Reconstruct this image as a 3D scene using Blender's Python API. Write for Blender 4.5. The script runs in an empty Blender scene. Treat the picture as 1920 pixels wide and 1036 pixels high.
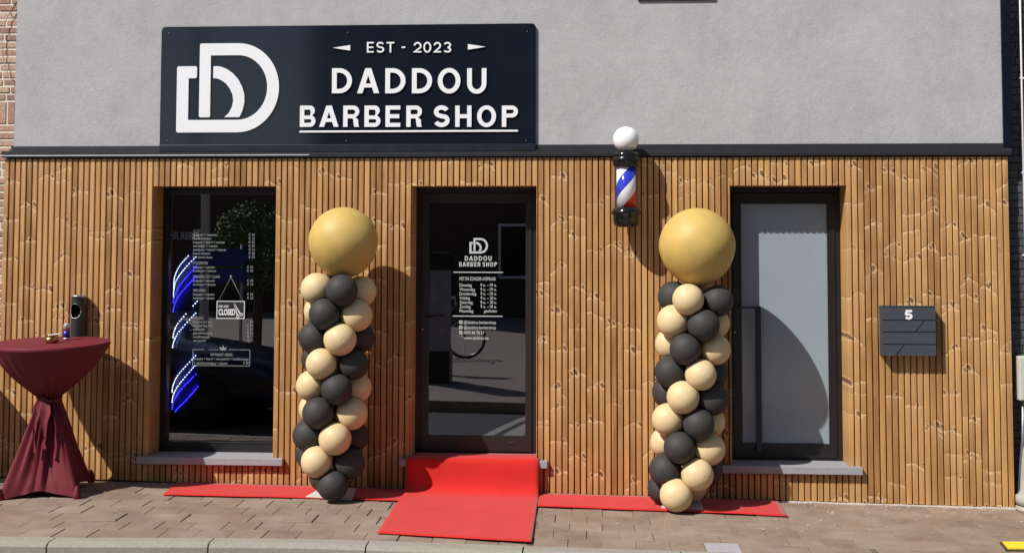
import bpy, bmesh, math, random
from mathutils import Vector, Matrix, noise
random.seed(7)
rad = math.radians
scn = bpy.context.scene
COL = scn.collection

# ------------------------------------------------------------------ camera
def rot3(y, p, r):
    return Matrix.Rotation(y, 3, 'Z') @ Matrix.Rotation(p, 3, 'X') @ Matrix.Rotation(r, 3, 'Y')
CAMR = rot3(rad(3.505), rad(2.963), rad(-0.1215))
CAMP = Vector((.31, -9.19, 1.96)); FPX = 2150.0; CY = 352.0
cd = bpy.data.cameras.new('camera'); cam = bpy.data.objects.new('camera', cd); COL.objects.link(cam)
cd.sensor_fit = 'HORIZONTAL'; cd.sensor_width = 36; cd.lens = 36 * FPX / 1920
cd.clip_start = 0.05; cd.clip_end = 600; cd.shift_y = -(518 - CY) / 1920
cam.matrix_world = Matrix.Translation(CAMP) @ (CAMR @ Matrix.Rotation(rad(90), 3, 'X')).to_4x4()
scn.camera = cam
# ------------------------------------------------------------------ sky, sun, exposure
SUN = Vector((1.08, 1.0, -1.55)).normalized()
elev = math.asin(-SUN.z)
w = bpy.data.worlds.new('World'); scn.world = w; w.use_nodes = True
nt = w.node_tree; bg = nt.nodes['Background']
sky = nt.nodes.new('ShaderNodeTexSky'); sky.sky_type = 'NISHITA'; sky.sun_disc = False
sky.sun_elevation = elev; sky.sun_rotation = math.atan2(-SUN.x, -SUN.y)
sky.dust_density = 1.0; sky.air_density = 1.0
nt.links.new(sky.outputs[0], bg.inputs[0]); bg.inputs[1].default_value = 0.065
sl = bpy.data.lights.new('sun', 'SUN'); sl.energy = 3.9; sl.angle = rad(0.53); sl.color = (1.0, 0.955, 0.89)
so = bpy.data.objects.new('sun', sl); COL.objects.link(so); so.rotation_euler = SUN.to_track_quat('-Z', 'Y').to_euler()
so.location = (-10, -8, 14)
scn.view_settings.view_transform = 'Standard'; scn.view_settings.look = 'None'
scn.view_settings.exposure = 0.50; scn.view_settings.gamma = 1
scn.cycles.max_bounces = 8; scn.cycles.diffuse_bounces = 4; scn.cycles.glossy_bounces = 4
scn.cycles.transparent_max_bounces = 12
scn.cycles.caustics_reflective = False; scn.cycles.caustics_refractive = False

def U(px, py, Y=0.0):                       # photo pixel -> point on the vertical plane y = Y
    d = CAMR @ Vector((px - 960, FPX, CY - py)); t = (Y - CAMP.y) / d.y
    return CAMP + d * t
SL, Z0 = -0.0149, 0.0080                    # the street falls gently to the right
def gz(x): return Z0 + SL * x
def GP(px, py):                             # photo pixel -> point on the ground
    d = CAMR @ Vector((px - 960, FPX, CY - py)); t = (Z0 + SL * CAMP.x - CAMP.z) / (d.z - SL * d.x)
    return CAMP + d * t

# ------------------------------------------------------------------ materials
class N:
    def __init__(s, name):
        s.m = bpy.data.materials.new(name); s.m.use_nodes = True; s.t = s.m.node_tree
        s.b = s.t.nodes['Principled BSDF']; s.o = s.t.nodes['Material Output']
    def n(s, typ, **k):
        nd = s.t.nodes.new(typ)
        for a, v in k.items(): setattr(nd, a, v)
        return nd
    def l(s, a, b): s.t.links.new(a, b); return s
    def val(s, nd, i, v):
        if hasattr(v, 'is_output') or isinstance(v, bpy.types.NodeSocket): s.l(v, nd.inputs[i])
        else: nd.inputs[i].default_value = v
    def math(s, op, a, b=0.0, c=None, clamp=False):
        nd = s.n('ShaderNodeMath', operation=op); nd.use_clamp = clamp
        s.val(nd, 0, a); s.val(nd, 1, b)
        if c is not None: s.val(nd, 2, c)
        return nd.outputs[0]
    def rng(s, v, a, b, c=0.0, d=1.0, smooth=False):
        nd = s.n('ShaderNodeMapRange'); nd.clamp = True
        if smooth: nd.interpolation_type = 'SMOOTHSTEP'
        s.val(nd, 0, v)
        for i, q in zip((1, 2, 3, 4), (a, b, c, d)): s.val(nd, i, q)
        return nd.outputs[0]
    def mix(s, f, a, b, mode='MIX'):
        nd = s.n('ShaderNodeMix', data_type='RGBA', blend_type=mode)
        s.val(nd, 0, f)
        for i, q in ((6, a), (7, b)):
            s.val(nd, i, q if isinstance(q, bpy.types.NodeSocket) else (*q[:3], 1))
        return nd.outputs[2]
    def pos(s, scale=(1, 1, 1), world=True):
        g = s.n('ShaderNodeNewGeometry').outputs['Position'] if world else s.n('ShaderNodeTexCoord').outputs['Object']
        mp = s.n('ShaderNodeMapping'); mp.inputs[3].default_value = scale; s.l(g, mp.inputs[0]); return mp.outputs[0]
    def noise(s, vec, scale, detail=4, rough=0.55, dim='3D', out=0, dist=0.0):
        nd = s.n('ShaderNodeTexNoise', noise_dimensions=dim); nd.inputs['Scale'].default_value = scale
        nd.inputs['Detail'].default_value = detail; nd.inputs['Roughness'].default_value = rough
        nd.inputs['Distortion'].default_value = dist
        s.l(vec, nd.inputs['Vector']); return nd.outputs[out]
    def bump(s, h, strength=0.3, dist=0.01, chain=None):
        nd = s.n('ShaderNodeBump'); nd.inputs['Strength'].default_value = strength; nd.inputs['Distance'].default_value = dist
        s.l(h, nd.inputs['Height'])
        if chain is not None: s.l(chain, nd.inputs['Normal'])
        s.l(nd.outputs[0], s.b.inputs['Normal']); return nd.outputs[0]
    def base(s, c): s.val(s.b, 'Base Color', c if isinstance(c, bpy.types.NodeSocket) else (*c, 1)); return s
    def set(s, **k):
        for a, v in k.items(): s.val(s.b, a.replace('_', ' '), v)
        return s

def simple(name, col, rough=0.5, metal=0.0, var=0.12, nscale=30, bump=0.0, spec=0.5):
    M = N(name); p = M.pos(); f = M.noise(p, nscale, 4)
    c2 = tuple(min(1, q * (1 + var)) for q in col); c1 = tuple(q * (1 - var) for q in col)
    M.base(M.mix(f, c1, c2)).set(Roughness=M.rng(M.noise(p, nscale * .4, 3), .3, .7, rough * .85, min(1, rough * 1.12)), Metallic=metal)
    M.b.inputs['Specular IOR Level'].default_value = spec
    if bump: M.bump(M.noise(p, nscale * 3, 5), bump, .004)
    return M.m

def wood(name):
    M = N(name)
    g = M.n('ShaderNodeTexCoord').outputs['Object']
    sp = M.n('ShaderNodeSeparateXYZ'); M.l(g, sp.inputs[0]); x, z = sp.outputs[0], sp.outputs[2]
    sid = M.math('FLOOR', M.math('DIVIDE', M.math('SUBTRACT', x, X0), PITCH))
    def wn(v):
        nd = M.n('ShaderNodeTexWhiteNoise', noise_dimensions='1D'); M.l(v, nd.inputs['W']); return nd
    w1 = wn(sid); r1 = w1.outputs[0]
    bid = M.math('FLOOR', M.math('DIVIDE', M.math('ADD', sid, 0.0), 3.0)); r2 = wn(M.math('ADD', bid, 91.3)).outputs[0]
    # whorls of knots: each board spans three ribs and carries a row of whorls
    bx = M.math('ADD', M.math('MULTIPLY', M.math('ADD', M.math('MULTIPLY', bid, 3.0), 1.5), PITCH), X0)
    dx0 = M.math('SUBTRACT', x, bx)
    def whorl(P, seed, gate0, size):
        zz = M.math('ADD', M.math('DIVIDE', z, P), M.math('MULTIPLY', wn(M.math('ADD', bid, seed)).outputs[0], 7.31))
        cell = M.math('FLOOR', zz); key = M.math('ADD', M.math('MULTIPLY', bid, 17.13), M.math('ADD', M.math('MULTIPLY', cell, 3.77), seed))
        nd = wn(key); cs = M.n('ShaderNodeSeparateColor'); M.l(nd.outputs['Color'], cs.inputs[0]); c1, c2, c3 = cs.outputs[0], cs.outputs[1], cs.outputs[2]
        nd2 = wn(M.math('ADD', key, 5.5)); cs2 = M.n('ShaderNodeSeparateColor'); M.l(nd2.outputs['Color'], cs2.inputs[0]); e1, e2, e3 = cs2.outputs[0], cs2.outputs[1], cs2.outputs[2]
        dz = M.math('MULTIPLY', M.math('SUBTRACT', M.math('FRACT', zz), M.rng(c1, 0, 1, .42, .80)), P)
        dz = M.math('ADD', dz, M.math('MULTIPLY', M.math('SUBTRACT', wn(M.math('ADD', sid, M.math('MULTIPLY', cell, 9.1))).outputs[0], .5), .022))
        dx = M.math('SUBTRACT', dx0, M.rng(e1, 0, 1, -.045, .045)); adx = M.math('ABSOLUTE', dx)
        amp = M.math('MULTIPLY', M.rng(c2, 0, 1, -.2, 1.0), .052)
        t = M.math('ADD', dz, M.math('MULTIPLY', M.math('POWER', M.math('DIVIDE', adx, .07), 1.25), amp))
        t = M.math('ADD', t, M.math('MULTIPLY', M.math('SUBTRACT', M.noise(g, 40, 3, .6), .5), .020))
        gate = M.rng(c3, gate0, gate0 + .25)
        lr = M.rng(M.noise(g, 30, 2, .5), .40, .60, .12, 1)
        edge = M.rng(t, .0025, -.0015)
        peak = M.math('MULTIPLY', edge, M.rng(t, -.030, -.004, 0, 1)); tail = M.math('MULTIPLY', edge, M.rng(t, -.15, -.01, 0, .15))
        band = M.math('MULTIPLY', M.math('MAXIMUM', M.math('MULTIPLY', peak, lr), tail), gate)
        ab = M.rng(t, .0015, .004)
        a1 = M.math('MULTIPLY', M.math('MULTIPLY', ab, M.rng(t, .022, .004)), lr); a2 = M.math('MULTIPLY', ab, M.rng(t, .09, .005, 0, .26))
        above = M.math('MULTIPLY', M.math('MAXIMUM', a1, a2), gate)
        def kn(ex, ez, sz):
            kx = M.math('SUBTRACT', dx0, ex); kz = M.math('SUBTRACT', dz, ez)
            d = M.math('SQRT', M.math('ADD', M.math('POWER', M.math('DIVIDE', M.math('ABSOLUTE', M.math('ADD', kx, M.math('MULTIPLY', kz, .35))), sz), 2), M.math('POWER', M.math('DIVIDE', M.math('ABSOLUTE', kz), M.math('MULTIPLY', sz, 1.55)), 2)))
            d = M.math('ADD', d, M.math('MULTIPLY', M.math('SUBTRACT', M.noise(g, 70, 3), .5), .5))
            return M.rng(d, 1.1, .7), M.math('MULTIPLY', M.rng(d, 1.9, 1.25), M.rng(d, .95, 1.15))
        sz1 = M.math('MULTIPLY', M.rng(e3, 0, 1, .35, 1.15), size); sz2 = M.math('MULTIPLY', M.rng(c2, 0, 1, 0.1, .9), size)
        k1, g1 = kn(M.rng(e2, 0, 1, -.062, .062), .004, sz1); k2, g2 = kn(M.rng(e3, 0, 1, .06, -.06), -.01, sz2)
        mx = lambda a, b: M.math('MAXIMUM', a, b)
        return M.math('MULTIPLY', mx(k1, k2), gate), band, above, M.math('MULTIPLY', mx(g1, g2), gate)
    w1_ = whorl(.345, 3.3, .16, .0150); w2_ = whorl(.61, 41.7, .45, .0110)
    mx = lambda a, b: M.math('MAXIMUM', a, b)
    core, band, above, ring = (mx(p_, q_) for p_, q_ in zip(w1_, w2_))
    # grain: long streaks, bent by knots
    cb = M.n('ShaderNodeCombineXYZ')
    M.val(cb, 0, M.math('ADD', M.math('MULTIPLY', x, 95), M.math('MULTIPLY', M.math('ADD', band, ring), 1.6)))
    M.val(cb, 1, M.math('MULTIPLY', z, 1.3)); M.val(cb, 2, M.math('MULTIPLY', r1, 40))
    gr = M.noise(cb.outputs[0], 1.0, 5, .6)
    cb2 = M.n('ShaderNodeCombineXYZ'); M.val(cb2, 0, M.math('MULTIPLY', x, 14)); M.val(cb2, 1, M.math('MULTIPLY', z, 2.2)); M.val(cb2, 2, M.math('MULTIPLY', r1, 9))
    blot = M.noise(cb2.outputs[0], 1.0, 3, .5)
    v = M.math('ADD', M.math('MULTIPLY', gr, .5), M.math('ADD', M.math('MULTIPLY', blot, .75), M.math('MULTIPLY', M.math('SUBTRACT', r1, .5), .42)))
    v = M.math('ADD', v, M.math('MULTIPLY', M.math('SUBTRACT', r2, .5), .2))
    c = M.mix(M.rng(v, .25, 1.0), (.250, .112, .034), (.64, .365, .138))
    c = M.mix(M.math('MULTIPLY', w1.outputs[0], .25), c, (.50, .270, .120))
    c = M.mix(M.math('MULTIPLY', above, .66), c, (.19, .085, .038))
    c = M.mix(M.math('MULTIPLY', band, .74), c, (.84, .60, .33))  # pale knot figure, with its glossy highlights put into the colour
    c = M.mix(M.math('MULTIPLY', ring, .6), c, (.76, .52, .28))
    c = M.mix(M.math('MULTIPLY', core, .78), c, (.115, .052, .028))
    M.base(c).set(Roughness=M.rng(gr, .3, .7, .42, .62))
    M.bump(gr, .22, .002)
    return M.m
X0, PITCH = -4.465, 0.04858

def stucco(name, col):
    M = N(name); p = M.pos()
    big = M.noise(p, 1.6, 5, .62, dist=.6); mid = M.noise(p, 9, 5, .6, dist=1.2); fine = M.noise(p, 70, 4, .65, dist=1.4)
    v = M.math('ADD', M.math('MULTIPLY', big, .6), M.math('MULTIPLY', mid, .4))
    c = M.mix(M.rng(v, .35, .66), tuple(q * .82 for q in col), tuple(q * 1.12 for q in col))
    c = M.mix(M.rng(fine, .3, .7), c, M.mix(.5, c, tuple(min(1, q * 1.25) for q in col)))
    dr = M.noise(M.pos((2.6, 1, .45)), 1.0, 5, .65)
    c = M.mix(M.rng(dr, .54, .74, 0, .30), c, tuple(q * .66 for q in col))
    M.base(c).set(Roughness=.92)
    b = M.bump(M.noise(p, 75, 5, .62, dist=1.2), .5, .0045)
    M.bump(M.noise(p, 13, 5, .6, dist=1.8), .24, .010, b)
    return M.m

def island(name, cols, rough=.85, bscale=60, bstr=.35, stain=None, var=.25):
    M = N(name); p = M.pos()
    ri = M.n('ShaderNodeNewGeometry').outputs['Random Per Island']
    cr = M.n('ShaderNodeValToRGB'); M.l(ri, cr.inputs[0])
    el = cr.color_ramp.elements
    el[0].position = 0; el[0].color = (*cols[0], 1); el[1].position = 1; el[1].color = (*cols[-1], 1)
    for i, q in enumerate(cols[1:-1]):
        e = el.new((i + 1) / (len(cols) - 1)); e.color = (*q, 1)
    n1 = M.noise(p, bscale, 5, .65); n2 = M.noise(p, 6, 4, .6)
    hsv = M.n('ShaderNodeHueSaturation'); M.l(cr.outputs[0], hsv.inputs['Color'])
    M.l(M.math('ADD', M.rng(n1, .3, .7, 1 - var, 1 + var), M.rng(n2, .3, .7, -.14, .14)), hsv.inputs['Value'])
    c = hsv.outputs[0]
    if stain: c = stain(M, c, p)
    M.base(c).set(Roughness=rough); M.bump(n1, bstr, .004)
    return M.m

def glassmat(name, tint=(.5, .52, .55)):
    M = N(name); M.t.nodes.remove(M.b)
    tr = M.n('ShaderNodeBsdfTransparent'); tr.inputs[0].default_value = (*tint, 1)
    gl = M.n('ShaderNodeBsdfGlossy'); gl.inputs['Roughness'].default_value = .004; gl.inputs[0].default_value = (.92, .94, 1, 1)
    fr = M.n('ShaderNodeFresnel'); fr.inputs[0].default_value = 1.62
    nb = M.n('ShaderNodeBump'); nb.inputs['Strength'].default_value = .015; nb.inputs['Distance'].default_value = .01
    M.l(M.noise(M.pos(), 1.5, 1), nb.inputs['Height']); M.l(nb.outputs[0], gl.inputs['Normal'])
    mx = M.n('ShaderNodeMixShader'); M.l(M.math('MULTIPLY', fr.outputs[0], 2.7, clamp=True), mx.inputs[0])
    M.l(tr.outputs[0], mx.inputs[1]); M.l(gl.outputs[0], mx.inputs[2]); M.l(mx.outputs[0], M.o.inputs[0])
    return M.m

def emis(name, col, s):
    M = N(name); M.base(col).set(Emission_Color=(*col, 1), Emission_Strength=s); return M.m

mt = {}
mt['wood'] = wood('wood_cladding')
mt['stucco'] = stucco('grey_stucco', (.385, .385, .392))
mt['membrane'] = simple('black_membrane', (.075, .040, .018), .8)
mt['trim'] = simple('anthracite_trim', (.042, .043, .050), .38, .3)
mt['trimlite'] = simple('bright_trim_edge', (.62, .60, .60), .35, .4)
mt['navy'] = simple('navy_profile', (.012, .016, .026), .35); mt['navydark'] = simple('midnight_profile', (.004, .006, .012), .3)
mt['frame'] = simple('dark_frame', (.012, .012, .013), .38, 0, .15)
mt['frame2'] = simple('door_frame_dark', (.017, .014, .015), .4, 0, .15)
mt['rubber'] = simple('black_gasket', (.008, .008, .009), .6)
mt['bluestone'] = simple('bluestone', (.30, .30, .325), .62, 0, .22, 45, .25)
mt['white'] = simple('white_paint', (.80, .81, .84), .4, 0, .02)
mt['vinyl'] = simple('white_vinyl', (.46, .50, .50), .6, 0, .08)
mt['vinyldim'] = simple('white_vinyl_dim', (.27, .29, .30), .7, 0, .3, 60)  # white vinyl in a dimmer, mottled tone
mt['red'] = None
def carpetmat(name, col):
    M = N(name); p = M.pos(); n1 = M.noise(p, 500, 3, .7); n2 = M.noise(p, 5, 4)
    v = M.math('ADD', M.math('MULTIPLY', n1, .72), M.math('MULTIPLY', n2, .28))
    M.base(M.mix(M.rng(v, .35, .65), tuple(q * .80 for q in col), tuple(min(1, q * 1.14) for q in col))).set(Roughness=.95)
    M.b.inputs['Sheen Weight'].default_value = .15
    M.bump(n1, .4, .003); return M.m
mt['red'] = carpetmat('red_felt', (.54, .011, .008))
def cloth(name, col):
    M = N(name); p = M.pos(); n1 = M.noise(p, 350, 2, .7)
    M.base(M.mix(M.rng(n1, .3, .7), tuple(q * .85 for q in col), tuple(q * 1.15 for q in col))).set(Roughness=.68)
    M.b.inputs['Sheen Weight'].default_value = .12; M.b.inputs['Sheen Roughness'].default_value = .25; M.b.inputs['Sheen Tint'].default_value = (.8, .10, .2, 1)
    M.bump(n1, .25, .001); return M.m
mt['burgundy'] = cloth('burgundy_stretch_cloth', (.135, .004, .014))
def latex(name, col, rough=.42, spec=.35):
    M = N(name); p = M.pos(world=False)
    n = M.noise(p, 7, 4, .6); f = M.noise(p, 220, 2)
    M.base(M.mix(M.rng(n, .3, .7), tuple(q * .93 for q in col), tuple(min(1, q * 1.06) for q in col)))
    M.set(Roughness=M.rng(n, .3, .7, rough, rough + .12)); M.b.inputs['Specular IOR Level'].default_value = spec
    M.b.inputs['Subsurface Weight'].default_value = 0.0
    M.bump(f, .05, .001); return M.m
mt['beige'] = latex('cream_latex', (.64, .49, .275), .44, .35)
mt['dark'] = latex('charcoal_latex', (.040, .038, .037), .58, .3)
mt['gold'] = latex('mustard_latex', (.53, .365, .105), .46, .35)
mt['blackgloss'] = simple('black_gloss', (.008, .008, .009), .12)
mt['blackmatte'] = simple('black_matte', (.02, .02, .021), .42)
mt['steel'] = simple('brushed_steel', (.62, .61, .60), .25, 1)
mt['galv'] = simple('galvanised_pipe', (.42, .44, .48), .4, .8)
mt['globe'] = simple('white_globe', (.84, .83, .86), .14, 0, .02)
mt['mail'] = simple('mailbox_grey', (.052, .060, .076), .42, 0, .08)
mt['gap'] = simple('mailbox_gap', (.006, .006, .008), .6)
mt['brass'] = simple('brass', (.55, .33, .12), .22, 1, .3, 60)
mt['ash'] = simple('pale_ash', (.6, .55, .5), .9, 0, .3, 120)
mt['plastic'] = simple('cream_plastic', (.52, .53, .46), .5, 0, .08, 20)
mt['concrete'] = simple('concrete', (.36, .35, .31), .9, 0, .25, 30, .4)
mt['yellow'] = simple('yellow_paint', (.80, .62, .03), .55, 0, .15, 40, .2)
mt['plate'] = simple('white_plate', (.62, .60, .60), .5, 0, .1)
mt['glass'] = glassmat('window_glass')
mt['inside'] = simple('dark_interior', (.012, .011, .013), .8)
mt['leafgreen'] = simple('leaf_green', (.095, .15, .030), .6, 0, .45, 3)
mt['bark'] = simple('bark', (.10, .07, .05), .9, 0, .3, 20, .4)
def frosted():
    M = N('frosted_glass'); p = M.pos(); n = M.noise(p, 2.5, 3)
    M.base(M.mix(n, (.265, .315, .355), (.30, .35, .39))).set(Roughness=.13)
    M.b.inputs['Specular IOR Level'].default_value = .6
    return M.m
mt['frost'] = frosted()
def signmat():
    M = N('navy_sign_panel'); p = M.pos(); n = M.noise(p, .9, 2)
    M.base((.008, .011, .020)).set(Roughness=.09)
    M.b.inputs['IOR'].default_value = 1.55
    M.bump(n, .05, .05); return M.m
mt['sign'] = signmat()

def polestripes(xc, zc, R):
    M = N('barber_stripes'); g = M.n('ShaderNodeTexCoord').outputs['Object']
    sp = M.n('ShaderNodeSeparateXYZ'); M.l(g, sp.inputs[0])
    ang = M.math('ARCTAN2', sp.outputs[0], M.math('MULTIPLY', sp.outputs[1], -1))     # 0 at the front
    u = M.math('DIVIDE', ang, 2 * math.pi)
    v = M.math('SUBTRACT', M.math('DIVIDE', sp.outputs[2], .50), u)
    f = M.math('FRACT', M.math('ADD', v, STRIPE))
    blue = M.math('MULTIPLY', M.math('GREATER_THAN', f, .0), M.math('LESS_THAN', f, .25))
    red = M.math('MULTIPLY', M.math('GREATER_THAN', f, .5), M.math('LESS_THAN', f, .75))
    c = M.mix(blue, (.80, .80, .84), (.03, .04, .46)); c = M.mix(red, c, (.66, .035, .030))
    M.base(c).set(Roughness=.15); return M.m
STRIPE = .98

# ------------------------------------------------------------------ mesh helpers
class MB:
    def __init__(s): s.v = []; s.f = []; s.mi = []; s.sm = []
    def add(s, vs, fs, mi=0, smooth=False):
        o = len(s.v); s.v += [tuple(q) for q in vs]
        for f in fs: s.f.append([o + i for i in f]); s.mi.append(mi); s.sm.append(smooth)
    def box(s, x0, x1, y0, y1, z0, z1, mi=0, c=0.0):
        if c <= 0:
            v = [(x, y, z) for z in (z0, z1) for y in (y0, y1) for x in (x0, x1)]
            s.add(v, [(0, 2, 3, 1), (4, 5, 7, 6), (0, 1, 5, 4), (2, 6, 7, 3), (0, 4, 6, 2), (1, 3, 7, 5)], mi)
        else:
            bm = bmesh.new(); bmesh.ops.create_cube(bm, size=1)
            for v in bm.verts: v.co = Vector(((x0 + x1) / 2 + v.co.x * (x1 - x0), (y0 + y1) / 2 + v.co.y * (y1 - y0), (z0 + z1) / 2 + v.co.z * (z1 - z0)))
            bmesh.ops.bevel(bm, geom=bm.edges[:], offset=c, segments=2, profile=.5, affect='EDGES')
            bm.verts.index_update(); s.add([v.co for v in bm.verts], [[v.index for v in f.verts] for f in bm.faces], mi); bm.free()
        return s
    def lathe(s, prof, c=(0, 0, 0), seg=32, mi=0, axis='Z', a0=0, smooth=True):
        vs = []; n = len(prof)
        for r, h in prof:
            for k in range(seg):
                a = a0 + 2 * math.pi * k / seg
                if axis == 'Z': q = (c[0] + r * math.cos(a), c[1] + r * math.sin(a), c[2] + h)
                elif axis == 'Y': q = (c[0] + r * math.cos(a), c[1] + h, c[2] + r * math.sin(a))
                else: q = (c[0] + h, c[1] + r * math.cos(a), c[2] + r * math.sin(a))
                vs.append(q)
        fs = [(i * seg + k, i * seg + (k + 1) % seg, (i + 1) * seg + (k + 1) % seg, (i + 1) * seg + k) for i in range(n - 1) for k in range(seg)]
        if prof[0][0] > 1e-6: fs.append(tuple(reversed(range(seg))))
        if prof[-1][0] > 1e-6: fs.append(tuple((n - 1) * seg + k for k in range(seg)))
        s.add(vs, fs, mi, smooth); return s
    def tube(s, pts, r, seg=8, mi=0, smooth=True):
        pts = [Vector(p) for p in pts]; vs = []; up = None
        for i, p in enumerate(pts):
            d = (pts[min(i + 1, len(pts) - 1)] - pts[max(i - 1, 0)]).normalized()
            if up is None: up = d.orthogonal().normalized()
            up = (up - d * up.dot(d)).normalized(); b = d.cross(up)
            rr = r[i] if isinstance(r, (list, tuple)) else r
            for k in range(seg):
                a = 2 * math.pi * k / seg; vs.append(p + (up * math.cos(a) + b * math.sin(a)) * rr)
        n = len(pts)
        fs = [(i * seg + k, i * seg + (k + 1) % seg, (i + 1) * seg + (k + 1) % seg, (i + 1) * seg + k) for i in range(n - 1) for k in range(seg)]
        fs += [tuple(reversed(range(seg))), tuple((n - 1) * seg + k for k in range(seg))]
        s.add(vs, fs, mi, smooth); return s
    def poly(s, pts, y, th, mi=0):            # polygon in (x, z), front at y, thickness th away from the viewer
        n = len(pts)
        A = sum(pts[i][0] * pts[(i + 1) % n][1] - pts[(i + 1) % n][0] * pts[i][1] for i in range(n))
        if A < 0: pts = pts[::-1]
        vs = [(x, y, z) for x, z in pts] + [(x, y + th, z) for x, z in pts]
        fs = [tuple(range(n)), tuple(reversed(range(n, 2 * n)))] + [(i, i + n, (i + 1) % n + n, (i + 1) % n) for i in range(n)]
        s.add(vs, fs, mi); return s
    def sphere(s, c, r, seg=16, rings=10, mi=0, sc=(1, 1, 1)):
        pr = [(r * math.sin(math.pi * i / rings), -r * math.cos(math.pi * i / rings)) for i in range(rings + 1)]
        pr[0] = (1e-5, -r); pr[-1] = (1e-5, r)
        o = len(s.v); s.lathe(pr, (0, 0, 0), seg, mi)
        for i in range(o, len(s.v)):
            v = s.v[i]; s.v[i] = (c[0] + v[0] * sc[0], c[1] + v[1] * sc[1], c[2] + v[2] * sc[2])
        return s
    def build(s, name, mats, parent=None, origin=None):
        me = bpy.data.meshes.new(name); o = origin or (0, 0, 0)
        me.from_pydata([(v[0] - o[0], v[1] - o[1], v[2] - o[2]) for v in s.v], [], s.f)
        for m in (mats if isinstance(mats, (list, tuple)) else [mats]): me.materials.append(m)
        me.polygons.foreach_set('material_index', s.mi); me.polygons.foreach_set('use_smooth', s.sm)
        bm = bmesh.new(); bm.from_mesh(me); bmesh.ops.recalc_face_normals(bm, faces=bm.faces); bm.to_mesh(me); bm.free()
        me.update()
        ob = bpy.data.objects.new(name, me); COL.objects.link(ob); ob.location = o
        if parent is not None: ob.parent = parent; ob.location = Vector(o) - wloc(parent)
        return ob
def wloc(p):
    l = Vector(p.location)
    while p.parent is not None: p = p.parent; l += Vector(p.location)
    return l
def thing(name, loc, label, cat, group=None):
    o = bpy.data.objects.new(name, None); COL.objects.link(o); o.location = loc; o.empty_display_size = .1
    return tag(o, label, cat, group)
def tag(o, label, cat, group=None):
    o['label'] = label; o['category'] = cat
    if group: o['group'] = group
    return o
def struct(o): o['kind'] = 'structure'; return o
def part_empty(name, parent, loc):
    o = bpy.data.objects.new(name, None); COL.objects.link(o); o.parent = parent; o.location = Vector(loc) - wloc(parent); return o

_tc = {}
def textgeo(s, bold=0.0, spacing=1.0, shear=0.0):
    key = (s, bold, spacing, shear)
    if key in _tc: return _tc[key]
    cu = bpy.data.curves.new('t', 'FONT'); cu.body = s; cu.offset = bold; cu.space_character = spacing; cu.shear = shear; cu.resolution_u = 4
    ob = bpy.data.objects.new('t', cu); COL.objects.link(ob)
    dg = bpy.context.evaluated_depsgraph_get(); me = bpy.data.meshes.new_from_object(ob.evaluated_get(dg))
    vs = [(v.co.x, v.co.y) for v in me.vertices]; fs = [tuple(p.vertices) for p in me.polygons]
    bpy.data.objects.remove(ob); bpy.data.curves.remove(cu); bpy.data.meshes.remove(me)
    _tc[key] = (vs, fs); return _tc[key]
def text(mb, s, x0, x1, z0, z1, y, th=0.0, bold=0.0, spacing=1.0, shear=0.0, mi=0, caps=True):
    """letters fitted into the box x0..x1, z0..z1 (x1 None: natural width, for cap height z1 - z0)"""
    vs, fs = textgeo(s, bold, spacing, shear)
    if not vs: return
    ax = min(v[0] for v in vs); bx = max(v[0] for v in vs)
    if caps: az = min(v[1] for v in vs); bz = max(v[1] for v in vs)
    else: az, bz = 0.0, .72
    kz = (z1 - z0) / (bz - az); kx = (x1 - x0) / (bx - ax) if x1 is not None else kz
    P = [(x0 + (v[0] - ax) * kx, z0 + (v[1] - az) * kz) for v in vs]
    bm = bmesh.new(); bv = [bm.verts.new((p[0], y, p[1])) for p in P]
    for f in fs:
        try: bm.faces.new([bv[i] for i in f])
        except ValueError: pass
    bmesh.ops.remove_doubles(bm, verts=bm.verts[:], dist=1e-6)
    if th > 0:
        r = bmesh.ops.extrude_face_region(bm, geom=bm.faces[:])
        for g in r['geom']:
            if isinstance(g, bmesh.types.BMVert): g.co.y += th
    bm.verts.index_update()
    mb.add([v.co for v in bm.verts], [[v.index for v in f.verts] for f in bm.faces], mi); bm.free()

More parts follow.
